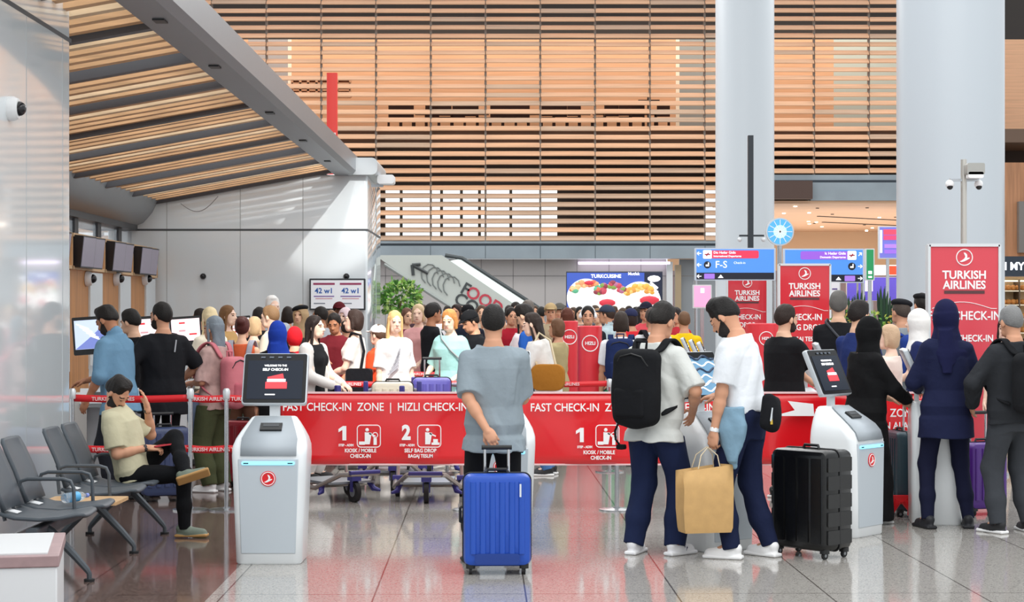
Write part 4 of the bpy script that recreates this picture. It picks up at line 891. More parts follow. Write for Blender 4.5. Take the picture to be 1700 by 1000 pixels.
# luggage trolleys behind the banner
VIO = mat('#3b3a86', .45); ALU = mat('#b4aca4', .3, .7)
def trolley(loc, rz, label):
    t = thing('luggage_trolley', label, 'trolley', loc, rz, 'luggage trolleys behind the banner')
    b = MB()
    for s in (-1, 1): b.tube([(s*.14, -.42, .27), (s*.17, -.30, .26), (s*.30, -.05, .13), (s*.32, .45, .15)], .022, 8, ALU)
    b.tube([(-.14, -.42, .27), (.14, -.42, .27)], .022, 8, ALU); b.tube([(-.3, .0, .14), (.3, .0, .14)], .018, 8, ALU); b.tube([(-.32, .44, .15), (.32, .44, .15)], .02, 8, ALU); b.build('frame', None, t)
    MB().rbox((0, -.43, .285), (.30, .05, .035), .014, 3, 'X').build('front_bumper', VIO, t)
    MB().bx(-.24, .24, -.2, .44, .165, .185).build('deck', mat('#8f959b', .4, .6), t)
    b = MB()
    for s in (-1, 1): b.tube([(s*.30, .44, .15), (s*.29, .50, .60), (s*.27, .56, .93)], .018, 8, ALU)
    b.tube([(-.285, .51, .7), (.285, .51, .7)], .012, 8, ALU); b.build('back_frame', None, t)
    b = MB(); b.tube([(-.27, .56, .93), (-.2, .58, .95), (.2, .58, .95), (.27, .56, .93)], .016, 10, mat('#8f8a9a', .4, .5)); b.build('handlebar', None, t)
    for s in (-1, 1): MB().box((s*.27, .57, .97), (.05, .06, .12)).build('handle_joint', VIO, t, bevel=.012)
    for x, y, r_ in ((0, -.24, .095), (-.30, .40, .075), (.30, .40, .075)):
        b = MB(); b.cyl((x, y, r_), r_, .042, 24, RUBBER, 'X'); b.cyl((x, y, r_), r_*.5, .046, 16, mat('#8d9499', .35, .5), 'X'); wo = b.build('wheel', None, t)
        b = MB(); b.bx(x - .045, x + .045, y - .05, y + .05, r_*2 + .005, r_*2 + .045, VIO); b.bx(x - .034, x - .024, y - .02, y + .02, r_, r_*2 + .01, VIO); b.bx(x + .024, x + .034, y - .02, y + .02, r_, r_*2 + .01, VIO); b.build('fork', None, wo)
    for s in (-1, 1):
        b = MB(); b.tube([(s*.25, -.08, .16), (s*.27, -.12, .10), (s*.32, -.16, .085)], [.03, .026, .012], 8, VIO); b.build('corner_guard', None, t)
    return t
trolley((wx(710, 16.55), 16.55, 0), 0, 'luggage trolley seen head-on below the step 2 print of the banner')
trolley((wx(567, 16.6), 16.6, 0), 34, 'turned luggage trolley below the step 1 print beside the first kiosk')
trolley((wx(652, 17.75), 17.75, 0), 4, 'luggage trolley carrying the cream suitcase in front of the blonde in white'); trolley((wx(718, 19.0), 19.0, 0), -4, 'luggage trolley carrying the violet suitcase before the mint T-shirt')
for px, Y, col, lab, hd in ((652, 17.75, '#efe6cf', 'cream hard suitcase on a trolley in front of the blonde in white', 0), (717, 19.0, '#5a55a5', 'violet suitcase on a trolley before the woman in mint', .2)):
    o = suitcase('suitcase', lab, (wx(px, Y), Y, .188), 0, .40, .80, .26, col, 5, hd)
    o.scale = (1, 1, 1)

# ---------------------------------------------------------------- red totems, stop cylinder, poles and wayfinding
TOT = mat('#d62a38', .18, coat=.5); TOTP = mat('#dd4a57', .3)
def totem(px, Y, label, wd=.75, ht=2.45, lines=(), m=TOT, rz=0):
    t = thing('airline_totem', label, 'totem', (wx(px, Y), Y, 0), rz, 'red airline totems')
    b = MB(); b.rbox((0, 0, ht/2 + .02), (wd - .03, .10, ht - .04), .01, 3, 'Y', m); b.build('panel', None, t)
    b = MB()
    for s in (-1, 1): b.bx(s*wd/2 - .014, s*wd/2 + .014, -.065, .065, 0, ht, LIGHT)
    b.bx(-wd/2, wd/2, -.065, .065, ht - .02, ht + .012, LIGHT); b.build('frame', None, t)
    MB().rbox((0, 0, .015), (wd + .12, .42, .03), .02, 3, 'Z').build('base', STEEL, t)
    lg = MB(); bird(lg, (0, ht - .135), .085, WRED, -.054); lg.build('emblem', None, t)
    text('TURKISH', .122, WRED, t, (0, -.053, ht - .325), bold=.003, sx=.96); text('AIRLINES', .122, WRED, t, (0, -.053, ht - .432), bold=.003, sx=.93)
    q = MB(); q.box((0, -.053, ht - .505), (.43, .004, .034), mat('#5a3438', .5)); q.build('caption_strip', None, t)
    arcp = [(-wd*.46 + wd*.92*u, -.054, ht - .68 + .07*math.sin(math.pi*min(1, u*1.1))) for u in [i/12 for i in range(13)]]
    MB().tube(arcp, .0035, 5).build('arc_line', WRED, t)
    for s, sz, dz in lines: text(s, sz, WRED, t, (0, -.053, ht - dz), bold=.002, sx=.85)
    return t
totem(1599, 19.3, 'tall red airline totem with FAST CHECK-IN text behind the navy headscarf', lines=(('FAST CHECK-IN', .13, .76), ('HIZLI CHECK-IN', .10, 1.0)), m=TOTP)
totem(1335, 26.6, 'red airline totem standing behind the man in black and grey shorts', lines=(('CHECK-IN', .13, .78), ('BAG DROP', .12, .93), ('BAGAJ TESLIM', .09, 1.1)))
totem(1240, 34, 'smaller-looking red airline totem under the blue F-S sign', lines=(('CHECK-IN', .13, .78), ('DROP', .13, .93)))
def cylsign(px, Y, ht, r_, label):
    t = thing('stop_sign', label, 'sign', (wx(px, Y), Y, 0)); MB().lathe([(r_, 0), (r_, ht - .01), (r_ - .01, ht)], n=30).build('body', mat('#e23a44', .3), t)
    b = MB(); c = ht - .2; b.tube([(.09*math.cos(a), -r_ - .004 + .10*math.sin(a)*0 + (r_ - math.sqrt(max(r_*r_ - (.09*math.cos(a))**2, 0))), c + .09*math.sin(a)) for a in np.arange(0, 6.28, .3)], .006, 5, WRED, closed=True); b.build('ring', None, t)
    text('HIZLI', .05, WRED, t, (0, -r_ - .004, c), bold=.002)
cylsign(979, 20.6, wz(541, 20.6), .14, 'red cylinder sign with a white ring in the middle of the queue'); cylsign(945, 22.5, wz(533, 22.5), .11, 'narrow red cylinder sign just behind the mustard bag woman'); cylsign(1268, 24.0, wz(537, 24), .24, 'wide red cylinder sign beyond the white T-shirt man')
t = thing('pylon', 'tall red pylon rising above the slatted ceiling edge', 'pylon', (wx(551.5, 45), 45, 0))
MB().rbox((0, 0, 3.87), (.26, .2, 7.74), .03, 3, 'Z').build('body', mat('#e2392f', .4), t); MB().bx(.02, .1, -.104, -.1, 6.1, 6.25).build('panel', mat('#f4d9d6', .4), t)
t = thing('pole', 'tall black pole in front of the far column', 'pole', (wx(1246, 35), 35, 0))
MB().bx(-.052, .052, -.052, .052, 0, wz(225, 35)).build('mast', mat('#2a3036', .4), t, bevel=.006); MB().bx(-.22, .26, -.02, .02, wz(393, 35), wz(390, 35)).build('arm', mat('#2a3036', .4), t)
for s in (-.21, .25): MB().ball((s, 0, wz(398, 35)), .045).build('camera_dome', mat('#d9dcdf', .3), t)
t = thing('clock', 'round blue and white clock face on a pole above the signs', 'clock', (wx(1294.5, 33), 33, 0)); zc = wz(385, 33)
b = MB(); b.cyl((0, 0, zc), .255, .07, 40, mat('#d3d8dc', .3, .5), 'Y'); b.build('rim', None, t); b = MB(); b.cyl((0, -.04, zc), .23, .01, 40, mat('#4f9fd0', .3, emit=.5), 'Y'); b.cyl((0, -.046, zc), .12, .006, 30, mat('#a9e2f3', .3, emit=.7), 'Y'); b.build('face', None, t)
b = MB()
for i in range(12): b.box((0, -.05, zc), (.012, .004, .44), WRED, Matrix.Rotation(R(15*i), 3, 'Y')) if i % 2 == 0 else None
b.build('marks', None, t); MB().cyl((0, .02, (zc - .2)/2), .045, zc - .2, 14).build('pole', STEEL, t)
BLUE, NAVY, WEM = mat('#4f8fe6', .3, emit=.3), mat('#10182a', .4), mat('#f5f8ff', .4, emit=.5)
def wayfinder(px0, px1, Y, y0, y1, label, right=False):
    x0, x1 = wx(px0, Y), wx(px1, Y); t = thing('wayfinding_sign', label, 'sign', ((x0+x1)/2, Y, 0)); W_ = x1 - x0; z1, z0 = wz(y0, Y), wz(y1, Y); hh = z1 - z0
    MB().rbox((0, 0, (z0+z1)/2), (W_, .10, hh), .015, 3, 'Y').build('frame', mat('#c8d4e2', .35), t)
    MB().bx(-W_/2 + .03, W_/2 - .03, -.056, -.05, z0 + hh*.24, z1 - .025).build('panel', BLUE, t); MB().bx(-W_/2 + .03, W_/2 - .03, -.056, -.05, z0 + .02, z0 + hh*.24).build('lower_strip', NAVY, t)
    b = MB(); s = -1 if right else 1; RS = mat('#d9314f', .4, emit=.5) if not right else mat('#8b55c4', .4, emit=.5)
    b.rbox((s*(-W_*.02), -.058, z1 - hh*.20), (W_*.62, .004, hh*.24), .03, 3, 'Y', RS); b.rbox((s*(-W_*.345), -.06, z1 - hh*.20), (W_*.11, .006, hh*.26), .02, 3, 'Y', WEM); b.box((s*(-W_*.345), -.065, z1 - hh*.2), (W_*.07, .004, .02), mat('#aa2233', .4)); b.box((s*(-W_*.345), -.0655, z1 - hh*.2), (.02, .004, .07), mat('#aa2233', .4), Matrix.Rotation(R(35), 3, 'Y'))
    b.cyl((s*(-W_*.345), -.058, z1 - hh*.52), hh*.11, .006, 24, NAVY, 'Y'); b.box((s*(-W_*.345), -.063, z1 - hh*.54), (.06, .004, .03), WEM); b.box((s*(-W_*.345) + .02, -.063, z1 - hh*.48), (.02, .004, .04), WEM)
    b.rbox((s*(-W_*.32), -.058, z0 + hh*.13), (W_*.13, .004, hh*.16), .01, 2, 'Y', mat('#9a6fd0', .4, emit=.4)); b.poly([(-.05, -.03), (.05, -.03), (0, .03)], .004, 'Y', WEM)
    n = len(b.v) - 6; b.v[n:] = [(p[0] - s*W_*.18, p[1] - .06, p[2] + z0 + hh*.13) for p in b.v[n:]]
    for dz, up in ((.17, right), (.52, False), (.87, False)):
        cx_, cz = s*(-W_*.445), z1 - hh*dz; d = -s if not up else 1
        rr = Matrix.Rotation(R(-45 if up else 0), 3, 'Y')
        for q in ((0, 0, .075, .014, 0), (d*.022, .016, .045, .014, 40*d), (d*.022, -.016, .045, .014, -40*d)): 
            v = rr @ Vector((q[0], 0, q[1])); b.box((cx_ + v.x, -.06, cz + v.z), (q[2], .004, q[3]), WEM, rr @ Matrix.Rotation(R(q[4]), 3, 'Y'))
    b.build('pictogram_print', None, t)
    L_ = ('International Departures', 'Dis Hatlar Gidis') if not right else ('Domestic Departures', 'Ic Hatlar Gidis')
    text(L_[1], hh*.105, WEM, t, (s*(-W_*.27), -.062, z1 - hh*.145), align='LEFT' if not right else 'RIGHT', bold=.001); text(L_[0], hh*.085, WEM, t, (s*(-W_*.27), -.062, z1 - hh*.255), align='LEFT' if not right else 'RIGHT', bold=.001)
    if not right: text('F-S', hh*.30, WEM, t, (-W_*.25, -.06, z1 - hh*.52), align='LEFT', bold=.001); text('Check-in', hh*.10, WEM, t, (-W_*.02, -.06, z1 - hh*.46), align='LEFT')
    for q in (-1, 1): MB().cyl((q*(W_/2 - .02), 0, z0/2), .035, z0, 12).build('leg', STEEL, t)
    return t
wayfinder(1153, 1287, 32, 412, 466, 'blue F-S check-in direction sign with a red stripe'); wayfinder(1300, 1434, 32.4, 413, 470, 'blue direction sign with a purple stripe beside the clock pole', True)
def panel_sign(px0, px1, y0, y1, Y, label, m, items=(), name='sign_panel', floor=True):
    x0, x1 = wx(px0, Y), wx(px1, Y); t = thing(name, label, 'sign', ((x0+x1)/2, Y, 0)); z0, z1 = wz(y1, Y), wz(y0, Y)
    MB().rbox((0, 0, (z0+z1)/2), (x1-x0, .1, z1-z0), .01, 2, 'Y').build('frame', LIGHT, t); MB().bx(-(x1-x0)/2 + .02, (x1-x0)/2 - .02, -.056, -.05, z0 + .02, z1 - .02).build('panel', m, t)
    for (a, c, ww, hh_, mm) in items: MB().bx(-(x1-x0)/2 + a*(x1-x0), -(x1-x0)/2 + (a+ww)*(x1-x0), -.062, -.056, z1 - (c+hh_)*(z1-z0), z1 - c*(z1-z0)).build('stripe', mm, t)
    if floor: MB().bx(-.03, .03, -.02, .02, 0, z0).build('leg', STEEL, t)
    return t
PINK = mat('#e79ac0', .4, emit=.5)
panel_sign(1436, 1451, 413, 466, 33.4, 'narrow green exit sign beside the blue direction sign', mat('#1e8a52', .4, emit=.3), ((.3, .7, .4, .1, WEM), (.3, .86, .4, .06, WEM)))
panel_sign(1458, 1489, 376, 430, 36, 'violet and red striped sign half behind the near column', mat('#6f6fc6', .4, emit=.4), ((.25, .1, .7, .16, mat('#e0455f', .4, emit=.5)), (.25, .28, .7, .14, mat('#d9416e', .4, emit=.5)), (.3, .55, .65, .12, mat('#a678d8', .4, emit=.5)), (.3, .72, .65, .12, mat('#8f63cc', .4, emit=.5)), (.06, .12, .12, .7, WEM)))
panel_sign(1150, 1181, 473, 512, 30, 'pink lit notice panel beyond the leaning kiosks', PINK, ((.4, .15, .2, .2, WEM),))
panel_sign(1377, 1394, 468, 505, 28.5, 'white narrow panel beside the second red totem', mat('#eef1f4', .4), ((.2, .3, .5, .06, mat('#5b4a8c', .4)), (.2, .6, .5, .12, mat('#5b4a8c', .4))))
panel_sign(1400, 1492, 440, 458, 70, 'orange and white lit shop fascia behind the planter', mat('#f3efe9', .4, emit=.6), ((.05, .1, .35, .8, mat('#f0683c', .4, emit=.5)), (.78, .1, .22, .8, mat('#e8472c', .4, emit=.5))), 'shop_sign')
panel_sign(1405, 1492, 460, 500, 71, 'violet lit shop window behind the planter plants', mat('#5a50c0', .4, emit=.5), ((.35, .1, .15, .5, mat('#e8e4ff', .4, emit=.6)),), 'shop_sign')
panel_sign(1413, 1434, 444, 468, 60, 'small dark lit screen between the signs and the shop', NAVY, ((.2, .2, .6, .3, WEM),))
t = thing('camera_pole', 'slim steel camera pole in front of the near column', 'pole', (wx(1600, 20.6), 20.6, 0)); zt = wz(265, 20.6)
MB().cyl((0, 0, zt/2), .034, zt, 14).build('mast', mat('#c6c2ba', .3, .7), t)
MB().bx(-.16, .17, -.02, .02, zt - .25, zt - .22).build('arm', STEEL, t); MB().rbox((.09, -.05, zt - .12), (.2, .3, .13), .02, 3, 'Y').build('camera_box', mat('#a9a9a4', .4, .3), t); MB().rbox((.09, -.14, zt - .19), (.17, .12, .07), .015, 2, 'Y').build('camera_face', WHITE, t)
for s in (-.16, .17):
    b = MB(); b.ball((s, 0, zt - .28), .05, WHITE); b.ball((s, -.01, zt - .31), .036, BLACK); b.build('camera_dome', None, t)

# ---------------------------------------------------------------- far end: escalator, food screen, planters, shop
t = thing('escalator', 'pale escalator side with FOOD COURT lettering and glass balustrade', 'escalator', (0, 54, 0)); E = lambda px, py: (wx(px, 54), wz(py, 54))
b = MB(); b.poly([E(625, 425), E(735, 425), E(905, 540), E(905, 619), E(850, 619), E(815, 560)], 1.2, 'Y', mat('#b9c0bb', .4)); b.build('side_panel', None, t, smooth=0)
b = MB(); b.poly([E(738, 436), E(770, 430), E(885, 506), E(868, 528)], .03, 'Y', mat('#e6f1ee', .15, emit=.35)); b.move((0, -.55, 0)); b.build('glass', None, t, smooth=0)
b = MB(); p = [E(740, 425), E(768, 430), E(888, 508), E(905, 520)]; b.tube([(x, -.55, z) for x, z in p], .06, 8, mat('#3d4548', .5)); p = [E(640, 440), E(770, 524)]; b.tube([(x, -.62, z) for x, z in p], .05, 6, mat('#8a918f', .5)); b.build('handrail', None, t)
b = MB(); DKL = mat('#3b4143', .5)
for a, c in (((686, 441), (712, 455)), ((686, 441), (700, 440)), ((686, 441), (688, 458))): b.tube([(E(*a)[0], -.62, E(*a)[1]), (E(*c)[0], -.62, E(*c)[1])], .05, 6, DKL)
for i in range(5): b.tube([(E(715 + 9*i, 452 + 5*i)[0] + .25*math.cos(q), -.62, E(715 + 9*i, 456 + 5*i)[1] + .3*math.sin(q)) for q in np.arange(0, 4.5, .6)], .02, 5, mat('#767d7c', .5))
b.build('arrow', None, t)
x, z = E(768, 478); text('F', .5, DKL, t, (x, -.62, z), (R(90), R(30), 0), 'LEFT', bold=.01); x, z = E(776, 483); text('OOD', .5, mat('#b83a4a', .5), t, (x, -.62, z), (R(90), R(30), 0), 'LEFT', bold=.01); x, z = E(757, 494); text('COURT', .5, DKL, t, (x, -.62, z), (R(90), R(30), 0), 'LEFT', bold=.01)
SY = 56; t = thing('advertising_screen', 'large lit food advertising screen with plates above the crowd', 'screen', (wx(1020, SY), SY, 0)); zc0, zc1 = wz(524, SY), wz(451, SY); hw = wx(1100, SY) - wx(1020, SY)
MB().bx(-hw, hw, 0, .25, 0, zc1).build('casing', mat('#3a3f4c', .4), t, smooth=0)
MB().bx(-hw + .02, hw*.62, -.02, 0, zc0, zc1 - .04).build('picture', mat('#3a56b0', .3, emit=.35), t, smooth=0); MB().bx(hw*.63, hw - .02, -.02, 0, zc0, zc1 - .04).build('side_strip', mat('#1b2238', .3, emit=.3), t, smooth=0)
b = MB(); PW = mat('#fbfaf6', .4, emit=.3)
for i, px in enumerate((973, 1015, 1062)): x = wx(px, SY) - wx(1020, SY); b.cyl((x, -.03 - .004*i, wz((495, 503, 503)[i], SY)), (.60, .58, .66)[i], .012, 36, PW, 'Y')
b.build('plate', None, t)
random.seed(5); b = MB()
for px, cols in ((973, ('#e8a070', '#f0c08a', '#d86a4a', '#5fb08a')), (1015, ('#7d9a4a', '#c04a5a', '#b06a8c', '#8c3a48')), (1062, ('#e8b050', '#f0c878', '#d9964a', '#d8a040'))):
    x0 = wx(px, SY) - wx(1020, SY)
    for i in range(26): a_ = random.uniform(.5, 2.7); r_ = random.uniform(.34, .50); b.ball((x0 + r_*math.cos(a_)*1.05, -.052, wz((493, 497, 499)[(973, 1015, 1062).index(px)], SY) + r_*math.sin(a_)), random.uniform(.07, .12), mat(cols[i % 4], .4, emit=.25), 8, (1, .15, .8))
for px, py, r_ in ((1008, 503, .2), (1078, 499, .24), (978, 470, .12)): b.ball((wx(px, SY) - wx(1020, SY), -.06, wz(py, SY)), r_, mat('#cc3344', .4, emit=.25), 10, (1.3, .15, .6))
b.build('food', None, t)
text('TURKCUISINE', .15, WEM, t, (wx(1006, SY) - wx(1020, SY), -.06, wz(459, SY)), bold=.005); text('Mutfak', .13, WEM, t, (wx(1052, SY) - wx(1020, SY), -.06, wz(455, SY)), bold=.003)
b = MB(); x = hw*.82; b.ball((x, -.04, wz(463, SY)), .17, WEM, 10, (1.2, .1, .6)); b.box((x, -.04, wz(474, SY)), (.3, .02, .07), WEM, Matrix.Rotation(R(40), 3, 'Y')); b.box((x, -.04, wz(489, SY)), (.26, .02, .22), WEM); b.build('pictogram_print', None, t); text('50 m', .3, WEM, t, (x, -.04, wz(505, SY)), bold=.005)
# potted tree and planter
def leaves(mb, c, rad, n, m, L=.12, sq=(1, 1, 1), seed=0):
    rs = np.random.RandomState(seed)
    for i in range(n):
        d = rs.normal(size=3); d /= np.linalg.norm(d); p = Vector(c) + Vector(d * rad * rs.uniform(.3, 1) ** .5 * np.array(sq)); q = Vector(rs.normal(size=3) + d*1.2 + np.array((0, 0, -.3))).normalized(); s = q.cross(Vector(rs.normal(size=3))).normalized()
        mb.add([p, p + q*L*.5 + s*L*.26, p + q*L, p + q*L*.5 - s*L*.26], [(0, 1, 2, 3)], m[i % len(m)] if isinstance(m, (list, tuple)) else m)
G1, G2, G3 = mat('#5f9a3c', .6), mat('#86b552', .6), mat('#3f6f2c', .6)
t = thing('potted_tree', 'bushy green potted tree in sunlight behind the blonde in white', 'plant', (wx(664, 37), 37, 0))
b = MB(); leaves(b, (0, 0, 2.05), .42, 700, [G1, G2, G3, mat('#a9c36a', .6)], .13, (1, 1, .95), 3); b.build('foliage', None, t, smooth=0); MB().tube([(0, 0, .4), (.02, 0, 1.2), (0, 0, 2.0)], .03, 8).build('trunk', mat('#6b5138', .8), t); MB().lathe([(.22, 0), (.28, .5), (.26, .5), (.24, .44)], n=20).build('pot', mat('#d5d2ca', .5), t)
t = thing('planter', 'long white planter with dark spiky plants and yellow flowers near the column', 'planter', (wx(1440, 24), 24, 0)); PWD = mat('#e7e4dc', .5)
MB().bx(-.6, .62, -.22, .22, 0, 1.48).build('box', PWD, t, bevel=.01); DG = [mat('#1f3a2c', .6), mat('#2c4d33', .6)]
for i, (px, ht) in enumerate(((1412, .52), (1427, .60), (1465, .66), (1474, .52))):
    b = MB(); x = wx(px, 24) - wx(1440, 24)
    for k in range(9):
        a = k*2.4; dx, dy = .05*math.cos(a), .05*math.sin(a); b.tube([(x + dx*.4, dy*.4, 1.46), (x + dx, dy, 1.46 + ht*.55), (x + dx*1.5, dy*1.5, 1.46 + ht*(.8 + .05*(k % 4)))], [.02, .026, .003], 5, DG[k % 2])
    b.build('spiky_plant', None, t)
for px, col in ((1402, '#c9b25a'), (1452, '#b9c45a'), (1487, '#c9a24a')):
    b = MB(); leaves(b, (wx(px, 24) - wx(1440, 24), 0, 1.62), .16, 130, [mat(col, .6), G2, G1], .07, (1, .8, .8), int(px)); b.build('flowering_foliage', None, t, smooth=0)
# bakery stall half hidden behind the near column
BX = 45; t = thing('bakery_stall', 'dark bakery stall front with white sign letters and lit shelves', 'shop stall', (wx(1720, BX), BX, 0)); x0 = wx(1655, BX) - wx(1720, BX); x1 = wx(1760, BX) - wx(1720, BX)
MB().bx(x0, x1, -.1, .1, wz(459, BX), wz(426, BX)).build('fascia', mat('#232f3d', .4), t, smooth=0); text('FRESH MY', .27, WEM, t, (wx(1672, BX) - wx(1720, BX) - .74, -.11, wz(443, BX)), align='LEFT', bold=.008, sx=.95)
b = MB(); b.bx(x0, x1, .5, .6, 0, wz(459, BX), mat('#d9b98d', .5)); b.build('back_panel', None, t, smooth=0); b = MB()
for z in (.9, 1.25, 1.6, 1.95, 2.3): b.bx(x0, x1, 0, .5, z, z + .03, mat('#e8d8bd', .5))
for x in (x0, x0 + .55, x1): b.bx(x, x + .03, 0, .5, 0, 2.6, mat('#54402f', .5))
b.bx(x0, x1, 0, .5, 0, .9, mat('#8a6a4c', .5)); b.build('shelf', None, t, smooth=0)
b = MB(); b.bx(x0, x1, .1, .14, 2.55, 2.58); b.build('strip_lamp', mat('#fff0cf', .4, emit=3), t)
random.seed(9); lo = None
for z in (1.28, 1.63, 1.98, 2.33):
    for i in range(5):
        loc = (wx(1669 + 8*i, BX) , BX + .15, z)
        if lo is None:
            lo = thing('bread_loaf', 'round bread loaf on the lit bakery shelves', 'bread', loc, 0, 'loaves on the bakery shelves'); MB().ball((0, 0, .07), .075, mat('#b9793a', .7, var=.2, bscale=30), 12, (1, 1.2, .9)).build('crust', None, lo)
        else: dup(lo, loc, random.uniform(0, 90))
# cafe furniture on the mezzanine seen through the louvres
BR = mat('#3a1f16', .6); ch = tb = None; random.seed(4)
for i in range(22):
    px = 655 + i*21.2; 
    if ch is None:
        ch = thing('cafe_chair', 'dark wooden cafe chair on the mezzanine behind the louvres', 'chair', (wx(px, 61.5), 61.5, 7.95), 0, 'mezzanine cafe chairs')
        MB().bx(-.22, .22, -.22, .22, .42, .47).build('seat', BR, ch); MB().bx(-.22, .22, .18, .22, .5, .98).build('backrest', BR, ch)
        for sx in (-1, 1):
            for sy in (-1, 1): MB().bx(sx*.2 - .025, sx*.2 + .025, sy*.2 - .025, sy*.2 + .025, 0, .42).build('leg', BR, ch)
    else: dup(ch, (wx(px, 61.5), 61.5 + random.uniform(-.35, .35), 7.95), random.choice((0, 90, 180, 270)))
    if i % 2 == 0:
        if tb is None:
            tb = thing('cafe_table', 'square dark cafe table on the mezzanine behind the louvres', 'table', (wx(px + 10, 62.1), 62.3, 7.95), 0, 'mezzanine cafe tables')
            MB().bx(-.4, .4, -.4, .4, .72, .76).build('table_top', mat('#5a3320', .5), tb); MB().cyl((0, 0, .36), .05, .72).build('leg', BR, tb)
        else: dup(tb, (wx(px + 10, 62.3), 62.4, 7.95))
t = thing('display_rack', 'dark hanging rack on the mezzanine beside the wood wall', 'rack', (wx(1077, 61.2), 61.2, 7.95)); MB().bx(-.36, .36, -.1, .1, .9, 1.06).build('crossbar', BLACK, t); MB().bx(-.05, .05, -.05, .05, 0, 1.3).build('pole', BLACK, t)
# ---------------------------------------------------------------- the people close by
def jframe(name, label, cat, J, group=None):
    """an Empty in the same frame as a person, for what he or she carries"""
    t = thing(name, label, cat, (0, 0, 0), 0, group); t.location = J['root'].location; t.rotation_euler = J['root'].rotation_euler; t.scale = J['root'].scale; return t
def backpack(J, label, col, w_=.33, h_=.50, d_=.17, zc=1.20, y0=-.155, x0=0, sag=0, trim=None, strap_only=None, front=None, lean=0):
    t = jframe('backpack', label, 'backpack', J); m = cloth(col); Mr = rot('X', -lean); W = J['W']
    c = A(x0, y0 - d_/2, zc); D = lambda x, y, z: c + Mr @ A(x, y, z)
    main = union([box3(D(0, 0, 0), (w_/2, d_/2, h_/2), Mr, .07), ell(D(0, -d_*.18, -h_*.12), (w_*.47, d_*.52, h_*.42), Mr)], .06)
    lo, hi = c - A(w_, d_ + .15, h_), c + A(w_, d_ + .15, h_)
    def gr(nm, f, mm, par=t, r=.0075):
        P_, Q = surfnet(f, lo, hi, r if J['Y'] < 16 else .012)
        if len(P_): return np_mesh(nm, [(P_, Q)], [mm], par)
    gr('body', folds(main, .006, 4, 18), m)
    pk = union([box3(D(0, -d_*.52, -h_*.2), (w_*.36, .03, h_*.2), Mr, .03)], 0); gr('pocket', folds(pk, .004, 8, 20), cloth(front) if front else m)
    if J['Y'] < 30:
        b = MB(); q = [D(-w_*.38, -d_*.45, h_*.28), D(-w_*.25, -d_*.53, h_*.40), D(0, -d_*.5, h_*.44), D(w_*.25, -d_*.53, h_*.40), D(w_*.38, -d_*.45, h_*.28)]; b.tube([tuple(map(float, p)) for p in q], .006, 6); b.build('zip', mat(trim or '#0c0c0e', .5), t)
        b = MB(); q = [D(-.035, d_*.3, h_*.49), D(-.04, d_*.3, h_*.49 + .06), D(.04, d_*.3, h_*.49 + .06), D(.035, d_*.3, h_*.49)]; b.tube([tuple(map(float, p)) for p in q], .010, 8); b.build('haul_loop', m, t)
        for s in (-1, 1):
            if strap_only and s != strap_only: continue
            xs = s*.105; pts = [D(xs*.7 - x0*0, d_*.5, h_*.46), W(xs, -.115, .47), W(xs*1.1, -.07, .545), W(xs*1.15, .0, .555), W(xs*1.2, .085, .50), W(xs*1.25, .14, .40), W(xs*1.5, .15, .26), W(xs*1.75, .06, .13), D(s*w_*.45, d_*.4, -h_*.36)]
            b = MB(); n_ = 14; P3 = [Vector(map(float, p)) for p in pts]; v = []
            for p in P3: v += [tuple(p + Vector((-.03, 0, 0))), tuple(p + Vector((.03, 0, 0)))]
            b.add(v, [(2*i, 2*i+1, 2*i+3, 2*i+2) for i in range(len(P3)-1)]); o = b.build('strap', m, t, smooth=80); q = o.modifiers.new('sub', 'SUBSURF'); q.levels = q.render_levels = 2; q = o.modifiers.new('thickness', 'SOLIDIFY'); q.thickness = .014; q.offset = 0
    return t
# the seated man: feet and foot directions are set by hand
def seated():
    global J_foot
    J_foot = lambda J, s: A(.18, 1, -.05) if s < 0 else A(.06, 1, 0)
    return person(0, 0, 13.88, -92, 'seated bearded man in cream T-shirt and black trousers looking at phone', '#c9c2a4', '#131417', '#1a1411', 'm', 'puff', X=-2.91, h=1.67, sleeve=.82, hem=-.10, lean=-17, hyaw=-30, hpitch=50,
        pel=(0, 0, .535), ar=(.10, .44, .088), kr=(.05, 1, .6), al=(.24, .47, .53), kl=(-.55, .25, 1), wr=(.07, .13, .715), pr=(.75, -1, -.55), wl=(-.15, .08, 1.02), pl=(-.6, .6, -1),
        hl=((.05, -.22, 1), (-.25, 1, .2)), hr=((-.25, 1, -.05), (.35, .1, .9)), curl=(.25, .75), beard='#1d1512', near='#b98d54', shoe_c='#6f7a6c', loose=.032, leg_loose=.004, amp=.012)
J1 = seated(); J_foot = lambda J, s: A(0, 1, 0)
t = jframe('smartphone', 'phone with red case held low by the seated man', 'phone', J1)
MB().rbox((.035, .255, .735), (.075, .15, .011), .01, 3, 'Z', mat('#c8323e', .3), Matrix.Rotation(R(14), 3, 'Z') @ Matrix.Rotation(R(8), 3, 'X')).build('case', None, t)
def band(J, name, label, w_, e_, r_, m, cat, off=.02):
    t = jframe(name, label, cat, J); a = Vector(map(float, w_)); d = (Vector(map(float, e_)) - a).normalized(); MB().tube([a + d*(off - .009), a + d*(off + .009)], r_, 16, m).build('strap', None, t)
    MB().tube([a + d*(off - .014), a + d*(off + .014)], r_ + .001, 6, m).build('face', None, t); return t
band(J1, 'wristwatch', 'dark watch on the raised wrist of the seated man', J1['wl'], J1['el'], .031, mat('#26282c', .4), 'watch'); band(J1, 'bracelet', 'dark bracelet on the phone hand of the seated man', J1['wr'], J1['er'], .030, mat('#30282a', .5), 'bracelet')

